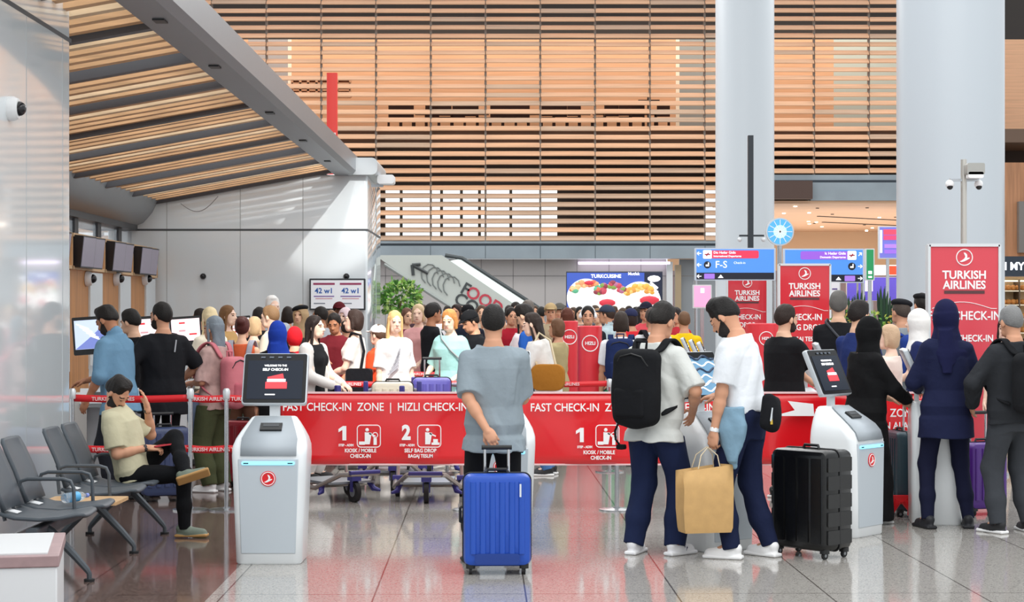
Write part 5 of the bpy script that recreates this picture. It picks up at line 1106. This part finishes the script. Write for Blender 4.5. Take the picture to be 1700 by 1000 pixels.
J2 = person(819, 507, 12.36, 0, 'man in grey oversized T-shirt seen from behind holding the blue suitcase', '#8d99a1', '#15161a', '#15110f', 'm', 'fade', sleeve=.90, hem=-.18, loose=.040, hpitch=4, wl=(-.045, -.235, .925), pl=(-1, .15, -.1), wr=(.15, .33, 1.10), pr=(.3, -.6, -1),
    hl=((.42, -.35, -.62), (-.2, -.9, .35)), curl=(.8, .5), near='#1a1a1a', shoe_c='#17181a', amp=.014, al=(-.15, -.02, .085), ar=(.13, .0, .085))
J3 = person(1088, 502, 12.8, -36, 'young man in pale grey T-shirt and navy joggers wearing the black backpack', '#cfd1cd', '#1d2747', '#1a1512', 'm', 'puff', sleeve=.92, hem=-.16, loose=.036, leg_loose=.026, hyaw=-8, hpitch=22, wr=(.20, .17, .99), pr=(.9, -.7, -.1), wl=(-.13, .27, 1.08),
    hr=((-.45, .5, -.5), (.7, .5, .3)), near='#f4f4f6', shoe_c='#f1f1f4', shoe_m='#1e2656', amp=.015, al=(-.14, -.06, .085), ar=(.13, .05, .085), lean=3)
bp3 = backpack(J3, 'large plain black backpack on the young man in navy joggers', '#17181b', .34, .52, .17, 1.165, -.155, 0, lean=2)
b = MB(); b.tube([(-.15, -.16, .93), (-.19, -.18, .91), (-.21, -.19, .86), (-.205, -.19, .80), (-.18, -.18, .765)], .008, 8); b.rbox((-.165, -.18, .75), (.06, .04, .035), .012, 3, 'Y'); b.build('strap_tail', cloth('#17181b'), bp3)
J4 = person(1237, 488, 12.66, 58, 'dark-haired bearded man in white T-shirt holding the paper bag', '#e2e6eb', '#1b2340', '#110d0c', 'm', 'puff', sleeve=.80, hem=.015, loose=.026, leg_loose=.014, hyaw=6, hpitch=34, lean=8, wl=(-.235, .115, .835), pl=(-.5, -1, 0), wr=(.13, .26, 1.06), beard='#1d1411',
    hl=((-.02, .12, -1), (-1, .15, 0)), curl=(.9, .4), near='#f6f6f6', shoe_c='#f4f4f4', amp=.012, al=(-.13, .04, .085), ar=(.12, -.12, .085))
band(J4, 'wristband', 'white band on the wrist above the paper bag', J4['wl'], J4['el'], .0305, WHITE, 'wristband', .01)
# paper bag
hp = wpt(J4, J4['wl'] + A(-.0, .02, -.105))
t = thing('paper_bag', 'brown kraft paper carrier bag held by the man in white', 'bag', (hp.x - .05, hp.y - .02, hp.z - .585), 14)
KR = mat('#c79f67', .75, bump=.3, bscale=14, var=.06); b = MB(); n = 10; v = []; random.seed(2)
for z, sx, sy in ((0, .165, .075), (.03, .172, .082), (.16, .178, .09), (.30, .180, .085), (.445, .183, .07)):
    for a in range(24):
        u = a / 24 * 4; s = int(u); q = u - s
        x, y = [(-1 + 2*q, -1), (1, -1 + 2*q), (1 - 2*q, 1), (-1, 1 - 2*q)][s]
        pin = 1 - .35*abs(math.sin(math.pi*q))*(s in (1, 3))*(z / .44); v.append((x*sx*(pin if s in (1, 3) else 1) + random.uniform(-.004, .004), y*sy + random.uniform(-.005, .005), z + .022*x*(z > .4)))
b.add(v, [(i*24+k, i*24+(k+1) % 24, (i+1)*24+(k+1) % 24, (i+1)*24+k) for i in range(4) for k in range(24)] + [list(range(24))[::-1]], KR); o = b.build('sack', None, t, smooth=20); q = o.modifiers.new('thickness', 'SOLIDIFY'); q.thickness = .003
for s in (-1, 1): MB().tube([(-.07, s*.066, .44), (-.045, s*.05, .53), (.02, s*.012, .585), (.075, s*.05, .53), (.09, s*.066, .44)], .004, 6).build('handle', mat('#d8c6a6', .7), t)
t['label'] = 'brown kraft paper carrier bag held by the man in white'
# denim garment and pouch at his waist
t = jframe('belt_bag', 'black belt bag worn at the back hip of the man in white', 'bag', J4)
f = union([box3((-.10, -.225, .97), (.085, .045, .12), rot('Y', 14) , .04), ell((-.10, -.25, .955), (.075, .04, .095))], .04); P_, Q = surfnet(folds(f, .004, 3, 20), A(-.35, -.4, .75), A(.15, -.1, 1.25), .0075); np_mesh('pouch', [(P_, Q)], [cloth('#15161a')], t)
b = MB(); b.box((-.17, -.27, .96), (.03, .006, .09), mat('#c9cfd4', .5), Matrix.Rotation(R(20), 3, 'Y')); b.box((-.175, -.27, .915), (.03, .008, .03), mat('#d8b53a', .5)); b.build('patch', None, t)
t = jframe('denim_jacket', 'light blue denim jacket tied round the waist of the man in white', 'jacket', J4)
f = union([loft([(-.32, .03, .03, .01), (-.22, .085, .042, 0), (-.08, .105, .055, 0), (.04, .09, .05, 0)], (-.185, -.0, .97), rot('Z', 80)), cap((-.20, .03, .86), (-.17, .0, .62), .05, .022)], .03)
P_, Q = surfnet(folds(f, .009, 12, 45), A(-.45, -.3, .5), A(.1, .3, 1.15), .0075); np_mesh('fabric', [(P_, Q)], [cloth('#7f9fb4', var=.12)], t)

J5 = person(1571, 500, 14.4, 2, 'woman in navy coat and navy headscarf seen from behind', '#1b203e', '#161931', '#181b3e', 'm', 'hijab', 'f', sleeve=1.93, hem=-.25, loose=.026, leg_loose=.004, wl=(-.14, .28, 1.06), wr=(.15, .28, 1.02), pl=(-.6, -.6, -.5), pr=(.6, -.6, -.5), extra='tail', near='#15161c', shoe_c='#1a1b22', amp=.006, al=(-.15, -.02, .085), ar=(.17, .0, .085), fat=1.06)
J6 = person(1438, 527, 14.8, -66, 'woman in long black robe and black headscarf facing the turned kiosk', '#121214', '#121214', '#0f0f11', 'l', 'hijab', 'f', sleeve=1.9, legs='robe', loose=.034, wl=(-.1, .30, 1.05), wr=(.14, .33, 1.02), pr=(.9, -.5, -.3), near=1, shoe_c='#161616', amp=.012, hpitch=12, fat=1.12)
J7 = person(1682, 508, 14.1, 20, 'grey-haired man in dark zip jacket and charcoal trousers at the picture edge', '#2b2d31', '#3d4045', '#7b7b7b', 'm', 'fade', sleeve=1.95, hem=-.10, loose=.040, leg_loose=.02, wl=(-.22, .22, .98), wr=(.2, .25, 1.0), pl=(-1, -.4, -.2), near='#f0f0f0', shoe_c='#222326', amp=.011, al=(-.14, .0, .085), ar=(.14, .0, .085), hpitch=8, fat=1.06)
backpack(J7, 'black and red backpack on the grey-haired man in the dark jacket', '#1a1b1e', .32, .46, .16, 1.16, -.16, .0, front='#c31f2c')

# ---------------------------------------------------------------- the queue
FRONT = dict(wl=(-.10, .30, 1.02), wr=(.10, .30, 1.02)); PHONE = dict(wr=(.04, .30, 1.14), wl=(-.16, .18, .95), hpitch=22); HIP = dict(wr=(.22, .06, .98), pr=(1, -.6, 0)); FIST = dict(wl=(-.1, .24, 1.08), wr=(.1, .24, 1.0)); DOWN = {}
Pn = person
Pn(197, 505, 16.6, 66, 'bearded man in faded blue denim shirt bending towards the bag drop screen', '#6e94b0', '#23252c', '#1b1512', 't', 'puff', sleeve=1.25, hem=-.17, loose=.036, beard='#241a15', hpitch=26, lean=7, wl=(-.24, .16, .90), pl=(-.6, -1, -.2), wr=(.05, .38, 1.06), near='#2a2a2a', amp=.010, collar=True)
Pn(222, 514, 18.2, 40, 'dark-haired young man in black T-shirt half hidden by the denim shirt', '#1a1b1f', '#15161a', '#15110f', 'l', 'short', hyaw=30, hpitch=14, **DOWN)
Pn(270, 503, 17.0, 34, 'bearded man in black T-shirt turned to the counters, seen from behind', '#1b1c20', '#16171b', '#15110f', 'm', 'fade', sleeve=.95, hem=-.20, loose=.038, beard='#1a1310', hyaw=28, fat=1.1, wr=(.26, .22, 1.02), pr=(1, -.3, -.4), wl=(-.26, .12, 1.0), pl=(-1, -.6, -.3), near='#222222', amp=.009)
Jg = Pn(357, 526, 17.4, 60, 'woman with silver ponytail in floral blouse and olive trousers', '#c7a9a3', '#4c5138', '#7d8790', 'm', 'long', 'f', sleeve=1.0, hem=-.12, loose=.036, leg_loose=.034, near='#f2f2f2', shoe_c='#efefef', amp=.010, top_m=cloth('#c2a29c', var=.25), **FIST)
backpack(Jg, 'faded pink rucksack on the woman with the silver ponytail', '#c9767f', .30, .50, .17, 1.10, -.15, 0, front='#b8616d')
t = jframe('denim_jacket', 'blue-grey jacket tied at the waist of the floral blouse woman', 'jacket', Jg); f = loft([(-.36, .10, .05, .03), (-.2, .13, .07, .02), (0, .14, .08, 0), (.05, .12, .06, 0)], (-.08, .13, .93), np.eye(3, dtype=f4)); P_, Q = surfnet(folds(f, .014, 2, 24), A(-.4, -.1, .4), A(.3, .4, 1.15), .010); np_mesh('fabric', [(P_, Q)], [cloth('#6d7b93', var=.15)], t)
Pn(349, 511, 20.5, 40, 'woman with pale blonde hair right behind the silver ponytail', '#e9e2cf', '#5c564c', '#d9c79f', 'p', 'long', 'f', **FRONT)
Pn(377, 508, 22.5, -110, 'woman with light brown hair facing the queue in tan top', '#c8a06a', '#3f4a3a', '#7a5634', 'p', 'long', 'f', **FRONT)
Pn(333, 514, 25.0, 70, 'dark-haired person beyond the pale blonde, only crown showing', '#3a3b40', '#2b2c30', '#231a16', 'm', 'short')
Jo = Pn(402, 527, 19.0, -4, 'woman with dark red bun and orange low-back top seen from behind', '#d2613c', '#6b4a3a', '#4a1d18', 'l', 'bun', 'f', sleeve=0, hem=-.1)
backpack(Jo, 'small grey drawstring bag on the orange top', '#a6a6b2', .24, .22, .08, 1.10, -.13)
Pn(422, 527, 21.5, -20, 'fair woman in cream top beside the orange top', '#d9c3a0', '#40403c', '#cfae86', 'p', 'bob', 'f')
Pn(452, 508, 21.0, 74, 'man with short light brown hair in pale shirt turned sideways to the counters', '#d9cdbd', '#4a4c52', '#8a6a4a', 'p', 'fade', hpitch=8)
Pn(431, 512, 23.0, 30, 'dark-haired person just behind the light brown haired man', '#2a2b30', '#25262a', '#1d1715', 'm', 'short')
Pn(452, 494, 24.5, -150, 'tall white-haired person standing above the queue by the end wall', '#b7bfc8', '#5a5c60', '#efece8', 'p', 'puff')
Pn(478, 510, 26.0, 20, 'person with dark hair and grey-blue jacket by the end wall', '#7f8a94', '#3a3c42', '#2a201c', 'm', 'bob', 'f')
Pn(461, 535, 17.6, 8, 'woman in black with royal blue headscarf behind the first kiosk screen', '#17171a', '#17171a', '#2242a8', 'm', 'hijab', 'f', sleeve=1.9, legs='robe', extra='tail')
Pn(489, 545, 19.7, 20, 'smaller person in bright red jacket beside the royal blue headscarf', '#d3202b', '#2a2a30', '#3a2018', 'l', 'short', sleeve=1.9, hat='hood', hat_c='#d3202b')
Pn(500, 508, 24.0, 160, 'woman with black beret over a tan hood near the end wall', '#3a3634', '#3a3634', '#b79a76', 'l', 'hijab', 'f', hat='beret', hat_c='#17171a')
Pn(521, 525, 18.7, -112, 'woman with dark wavy hair, black top and long white cardigan', '#1c1d20', '#ecebe8', '#241916', 'p', 'long', 'f', sleeve=.2, leg_loose=.03, **FRONT)
cardi = bpy.data.objects.get('top')
Pn(533, 510, 25.0, 62, 'man in light grey T-shirt before the framed notice', '#b9bdc2', '#33363c', '#1d1613', 't', 'fade', hyaw=10)
Pn(549, 516, 26.0, -150, 'person with light brown face in beige between grey and dark red shirts', '#cdbfae', '#44464c', '#8a6a52', 'm', 'bob', 'f')
Pn(557, 520, 22.5, 170, 'dark-haired man in dark red shirt looking down below the notice', '#6d1f28', '#24262b', '#1b1412', 't', 'short', **PHONE)
Pn(563, 503, 28.0, -170, 'man in dark red cap in front of the framed notice', '#4e2228', '#22242a', '#1b1412', 'd', 'short', hat='cap', hat_c='#5c1a22')
Pn(574, 512, 27.0, 150, 'woman in pale pink headscarf beside the framed notice', '#e0cdd2', '#55505a', '#e3cdd2', 'p', 'hijab', 'f')
Pn(577, 531, 23.5, 10, 'person in light blue shirt bending over luggage', '#a9c3d8', '#3a4454', '#2a1f1a', 'm', 'short', lean=14)
Jt = Pn(590, 515, 20.0, 82, 'woman with brown bob in white T-shirt and black dungarees, side on', '#efe9e4', '#1d1e23', '#35231d', 'p', 'bob', 'f', sleeve=.7, hem=-.05, **FRONT)
t = jframe('shoulder_bag', 'black shoulder bag on the woman with the brown bob', 'bag', Jt); b = MB(); b.rbox((-.16, -.08, .98), (.10, .28, .26), .04, 4, 'X'); b.build('pouch', cloth('#1a1b20'), t); b = MB(); b.tube([(-.17, -.10, 1.1), (-.15, -.13, 1.30), (-.11, -.08, 1.475), (-.05, .03, 1.50), (.06, .13, 1.32)], .016, 6); b.build('strap', cloth('#1a1b20'), t)
Pn(629, 541, 20.5, 60, 'child-sized person in white cap and orange vest beside the blonde in white', '#e2502c', '#5a5048', '#5b4334', 'p', 'short', hat='cap', hat_c='#f1f1ef')
Pn(655, 517, 19.9, -150, 'long-haired blonde woman in sunlit white T-shirt with grey print', '#eceae8', '#e2e1e0', '#d9b279', 'p', 'long', 'f', sleeve=.9, hem=-.16, loose=.04, near=1, hyaw=-12, amp=.009)
Jm = Pn(748, 514, 20.5, 150, 'ginger-blonde woman in mint T-shirt with a thin bag strap', '#a4d6d4', '#d9cfc0', '#c98a4e', 'p', 'bob', 'f', sleeve=.95, hem=-.16, loose=.045, hyaw=10, hpitch=10, near=1, wl=(-.2, .2, 1.0), wr=(.2, .2, 1.0), amp=.009)
t = jframe('shoulder_bag', 'black shoulder bag at the side of the mint T-shirt woman', 'bag', Jm); b = MB(); b.rbox((-.27, .02, 1.02), (.12, .30, .20), .05, 4, 'X'); b.build('pouch', cloth('#26272c'), t); b = MB(); b.tube([(-.25, .06, 1.12), (-.10, .17, 1.30), (.02, .15, 1.42), (.10, .06, 1.52), (.11, -.05, 1.52), (0, -.16, 1.3), (-.22, -.06, 1.12)], .010, 6); b.build('strap', cloth('#9aa3a6'), t)
Pn(675, 512, 27.0, -150, 'person in burgundy top beside the potted tree', '#7d2f45', '#55434a', '#6b4a3a', 'l', 'bob', 'f')
Pn(695, 506, 24.5, 170, 'fair woman in pink blouse between the blondes', '#e2a7a6', '#8a6a6a', '#cfb58f', 'p', 'bob', 'f', **FRONT)
Pn(707, 513, 31.0, 180, 'pale-faced person behind the pink blouse', '#6a6f78', '#45484e', '#3b2a22', 'p', 'short')
Pn(717, 505, 24.0, -60, 'man in black T-shirt and apron-dark trousers near the pink blouse', '#1c1d22', '#1a1b20', '#1b1412', 't', 'short', **FRONT)
Pn(733, 502, 25.5, 70, 'tall man in white shirt bending beside the man in black', '#e2dde0', '#2b2d35', '#1f1613', 't', 'short', hpitch=20, lean=6)
Pn(759, 506, 29.0, 150, 'woman with dark curly hair beyond the mint T-shirt', '#4a3238', '#3a3236', '#2a1a16', 'm', 'bob', 'f')
Pn(765, 508, 33.0, -170, 'bald light-headed person beneath the escalator lettering', '#8f8a84', '#44464c', '#c2a184', 'l', 'none')
Pn(777, 507, 26.0, 20, 'person in black cap and navy jacket beside the grey T-shirt man', '#1e2230', '#1e2026', '#17120f', 'm', 'short', hat='cap', hat_c='#15161a')
Pn(787, 515, 21.0, 120, 'young man in black T-shirt and black cap looking down', '#17181c', '#17181c', '#17120f', 'm', 'short', hat='cap', hat_c='#17181b', hpitch=24, **FRONT)
Pn(800, 508, 31.0, 180, 'person in beige glimpsed right beside the grey T-shirt man', '#c2b3a0', '#55524c', '#5a4334', 'l', 'short')
Pn(848, 512, 26.0, 200, 'person in crimson jacket with black lanyard', '#a31e2e', '#2a2a30', '#201714', 'm', 'short', sleeve=1.9)
Pn(856, 503, 30.0, 190, 'man in white shirt with red strap beneath the escalator foot', '#e9e6e4', '#3a3c44', '#231a16', 'p', 'short')
Pn(868, 514, 23.0, 60, 'woman with long straight black hair in pink and white', '#e9dcdf', '#3a3338', '#15100f', 'm', 'long', 'f', sleeve=1.0)
Pn(877, 499, 28.2, 150, 'grey-haired man just above the blue jacket', '#d4b7a8', '#3f4048', '#6d655e', 'l', 'fade')
Pn(893, 502, 20.8, 62, 'tall dark-haired man in bright blue jacket leaning over the belt', '#2456a8', '#22252e', '#17110f', 'l', 'puff', sleeve=1.9, hpitch=26, lean=10, **FRONT)
Jw = Pn(908, 517, 19.2, 78, 'dark-haired woman in white T-shirt and blue jeans with mustard bag', '#e8e6e2', '#4f78ad', '#2a1d18', 'p', 'long', 'f', sleeve=.85, hem=-.10, loose=.036, near=1, lean=12, wl=(-.12, .40, .98), wr=(.10, .38, 1.0), pl=(-.6, -.8, -.6), amp=.008, hpitch=8)
t = jframe('shoulder_bag', 'mustard brown shoulder bag on the woman in white and jeans', 'bag', Jw); b = MB(); b.rbox((-.20, -.05, 1.05), (.10, .36, .28), .09, 5, 'X', None, None, .02); b.build('pouch', cloth('#a9702a'), t); b = MB(); b.tube([(-.20, .06, 1.16), (-.17, .14, 1.34), (-.12, .06, 1.52), (-.14, -.06, 1.44), (-.20, -.14, 1.15)], .014, 6); b.build('strap', cloth('#d8c8a8'), t)
Pn(914, 505, 27.0, 180, 'man in sunglasses and khaki shirt beneath the food screen edge', '#b3a184', '#4a463e', '#8a7458', 'm', 'short', hat='cap', hat_c='#b39a72')
Pn(929, 505, 28.5, 170, 'man in grey peaked cap and khaki top', '#a99a78', '#4a463e', '#4b463e', 'm', 'short', hat='cap', hat_c='#5d5a54')
Pn(926, 530, 21.8, 60, 'person in pale olive jacket behind the mustard bag woman', '#b5a77c', '#5b543c', '#6b4a32', 'm', 'bob', 'f', sleeve=1.9)
Pn(942, 512, 25.0, 20, 'woman with auburn hair left of the red cylinder', '#6b3f34', '#3b2f2c', '#5b2c1c', 'l', 'long', 'f')
Pn(976, 510, 24.0, 178, 'man in dark jacket and light headphones facing out above the red cylinder', '#22232a', '#22242a', '#1a1512', 'm', 'short', hat='headphones', hat_c='#eceef0', sleeve=1.9, collar=True)
Pn(993, 513, 30.0, 150, 'person with light brown hair between headphones and pale blue shirt', '#9a7a5c', '#44403c', '#9a7650', 'l', 'bob', 'f')
Pn(1009, 508, 25.4, 72, 'man in pale blue short-sleeved shirt and dark cap, side on', '#b4c6cc', '#2c3038', '#3a2a22', 'm', 'short', hat='cap', hat_c='#3a4254', sleeve=.8, hem=-.16, loose=.034, collar=True)
Jb = Pn(1031, 519, 20.4, -6, 'boyish person in white T-shirt and green trousers wearing the navy backpack', '#eceef2', '#0f8a55', '#33271f', 'm', 'bob', sleeve=.8)
backpack(Jb, 'navy blue backpack with small white badge in the queue', '#1d2b55', .32, .50, .16, 1.20, -.15)
Pn(1048, 514, 25.5, 30, 'person in bright red top and navy cap beyond the navy backpack', '#d9303a', '#2a2c34', '#2b1c18', 'm', 'bob', 'f', hat='cap', hat_c='#2c3050')
Pn(1073, 503, 27.0, 150, 'man in coral shirt and dark cap under the food screen strip', '#d9535c', '#2c2d36', '#1c1619', 'm', 'short', hat='cap', hat_c='#1f1f30')
Jc = Pn(1083, 513, 22.0, 12, 'person in light grey T-shirt behind the backpack man', '#d5d6d8', '#33353c', '#4a3a34', 'm', 'short')
backpack(Jc, 'dark backpack on the person in light grey beyond the backpack man', '#1c1a1f', .30, .46, .15, 1.18, -.15)
Pn(1062, 510, 31.0, 0, 'person in dark top with long dark hair below the food screen', '#26202a', '#24222a', '#1b1416', 'm', 'long', 'f')
Pn(1136, 519, 24.3, 6, 'person in yellow vest with orange band near the leaning kiosks', '#e8c21e', '#1d1f24', '#6b4c34', 'm', 'short', hem=-.05)
Pn(1122, 512, 28.0, 150, 'dark-haired person in red beyond the yellow vest', '#b8323c', '#2c2a30', '#221817', 'm', 'short')
Pn(1303, 508, 16.75, -62, 'man in black T-shirt and grey shorts using an edge-on kiosk', '#17181b', '#8f8a88', '#2a1d17', 'l', 'short', sleeve=.85, hem=-.10, loose=.034, legs='shorts', leg_loose=.02, beard='#2c1e18', fat=1.15, wr=(.10, .42, 1.05), wl=(-.12, .40, 1.04), pr=(1, -.6, -.5), near='#e8e8e8', amp=.008)
Jr = Pn(1392, 487, 19.2, -12, 'tall grey-haired man in black T-shirt with shoulder strap seen from behind', '#191a1e', '#26282e', '#5d5a57', 'l', 'puff', sleeve=.9, loose=.034, fat=1.1, **FRONT)
t = jframe('shoulder_bag', 'dark bag on a thin strap across the grey-haired man in black', 'bag', Jr); b = MB(); b.rbox((.2, -.06, .93), (.10, .24, .2), .03, 3, 'X'); b.build('pouch', cloth('#303238'), t); b = MB(); b.tube([(.2, -.08, 1.03), (.13, -.165, 1.2), (-.02, -.165, 1.36), (-.12, -.10, 1.475), (-.11, .02, 1.5), (.0, .15, 1.3), (.2, -.02, 1.03)], .012, 6); b.build('strap', cloth('#4a4c52'), t)
Pn(1424, 502, 17.2, -50, 'dark-haired man in navy T-shirt right behind the black robe', '#25346a', '#23262e', '#1a1311', 'l', 'puff', sleeve=.9, hpitch=6, **FRONT)
Js = Pn(1497, 498, 19.2, 10, 'man with cropped hair and cap in grey T-shirt wearing blue backpack', '#8f979c', '#33363c', '#4a3f38', 'm', 'fade', sleeve=.8, hyaw=20, hat='beret', hat_c='#1f2024', **FRONT)
backpack(Js, 'blue backpack on the man in grey beside the white headscarf', '#28408a', .30, .46, .15, 1.17, -.15, .05)
Pn(1526, 515, 17.8, 70, 'woman in white headscarf and navy top beside the navy coat', '#232c58', '#2a2c38', '#e9e7e4', 'p', 'hijab', 'f', sleeve=.7, **FRONT)
Pn(1531, 489, 23.0, 20, 'tall person in black beret beside the big red totem', '#33343a', '#2b2d33', '#17120f', 'm', 'short', hat='beret', hat_c='#17171a')
Pn(1478, 540, 16.2, 60, 'fair bare-armed person reaching to a kiosk beyond the black robe', '#e7d3c9', '#4a3b3a', '#c9a98a', 'p', 'bob', 'f', sleeve=.3, **FRONT)
Pn(1670, 528, 18.5, 150, 'dark-haired woman glimpsed between the big totem and the dark jacket', '#40343a', '#33303a', '#1d1513', 'p', 'bob', 'f')
# white cardigan and the print on the white T-shirt are clothing parts of their wearers
for o in [x for x in bpy.data.objects if x.get('category') == 'person']:
    lb = o['label']
    if 'white cardigan' in lb:
        f = minus(loft([(-.45, .21, .14, -.02), (-.1, .20, .14, -.01), (.2, .19, .14, 0), (.44, .18, .115, 0), (.50, .10, .08, -.01)], (0, 0, .945), np.eye(3, dtype=f4)), box3((.05, .16, 1.0), (.085, .14, .6)))
        f = union([f, cap((-.165, 0, 1.39), (-.235, .03, 1.12), .072, .065), cap((-.235, .03, 1.12), (-.12, .27, 1.02), .062, .05), cap((.165, 0, 1.39), (.235, .03, 1.12), .072, .065), cap((.235, .03, 1.12), (.12, .27, 1.02), .062, .05)], .04)
        P_, Q = surfnet(folds(f, .009, 4, 20), A(-.5, -.4, .3), A(.5, .5, 1.6), .011); np_mesh('cardigan', [(P_, Q)], [cloth('#dedad6')], o)
    if 'grey print' in lb:
        b = MB()
        for i in range(7): b.box((.10 - .02*i*.6, .172, 1.10 + .035*i), (.16 - .015*i, .006, .02), mat('#a9a9b0', .7), Matrix.Rotation(R(35 + 6*i), 3, 'Y'))
        b.build('shirt_print', None, o)
    if 'bearded man in black T-shirt turned' in lb:
        MB().box((.05, -.172, 1.36), (.012, .006, .11), mat('#a7abb0', .5), Matrix.Rotation(R(8), 3, 'Y')).build('shirt_stripe', None, o)
    if 'yellow vest' in lb:
        b = MB(); b.tube([(.197*math.cos(a), -.005 + .15*math.sin(a), 1.03) for a in np.arange(0, 6.28, .3)], .022, 6, closed=True); b.build('vest_band', mat('#e8682a', .6), o)
# deep queue: little more than heads show
random.seed(21); hairs = ['#1d1613', '#2b1e18', '#3a2a20', '#17120f', '#4a3626']; tops = ['#3a3d46', '#2a2c34', '#6b6f78', '#4f3a40', '#8a8078', '#55606e']
for i, (px, tp, Y) in enumerate(((687, 511, 36), (703, 507, 40), (724, 511, 38), (743, 508, 42), (754, 513, 36), (772, 511, 44), (795, 512, 38), (845, 508, 40), (864, 510, 37), (887, 508, 42), (899, 510, 36), (920, 511, 40), (936, 508, 44), (952, 511, 38), (962, 510, 34), (988, 508, 41), (1000, 512, 37), (1019, 509, 43), (1034, 512, 35), (1044, 509, 40), (1056, 511, 36), (1092, 509, 42), (1106, 512, 35), (1114, 510, 39))):
    Pn(px, tp, Y, random.choice((0, 20, 60, 160, 190, -80)), 'person deep in the distant queue, little more than a dark-haired head showing', random.choice(tops), '#2b2d34', random.choice(hairs), random.choice('lmt'), random.choice(('short', 'bob', 'short', 'long')), random.choice('mf'), group='distant queue')
# handheld things
Jx = J6; t = jframe('smartphone', 'phone in the hands of the woman in the black robe', 'phone', J6); MB().rbox((.06, .40, 1.06), (.07, .012, .14), .008, 3, 'Y', BLACK, Matrix.Rotation(R(35), 3, 'X')).build('case', None, t)
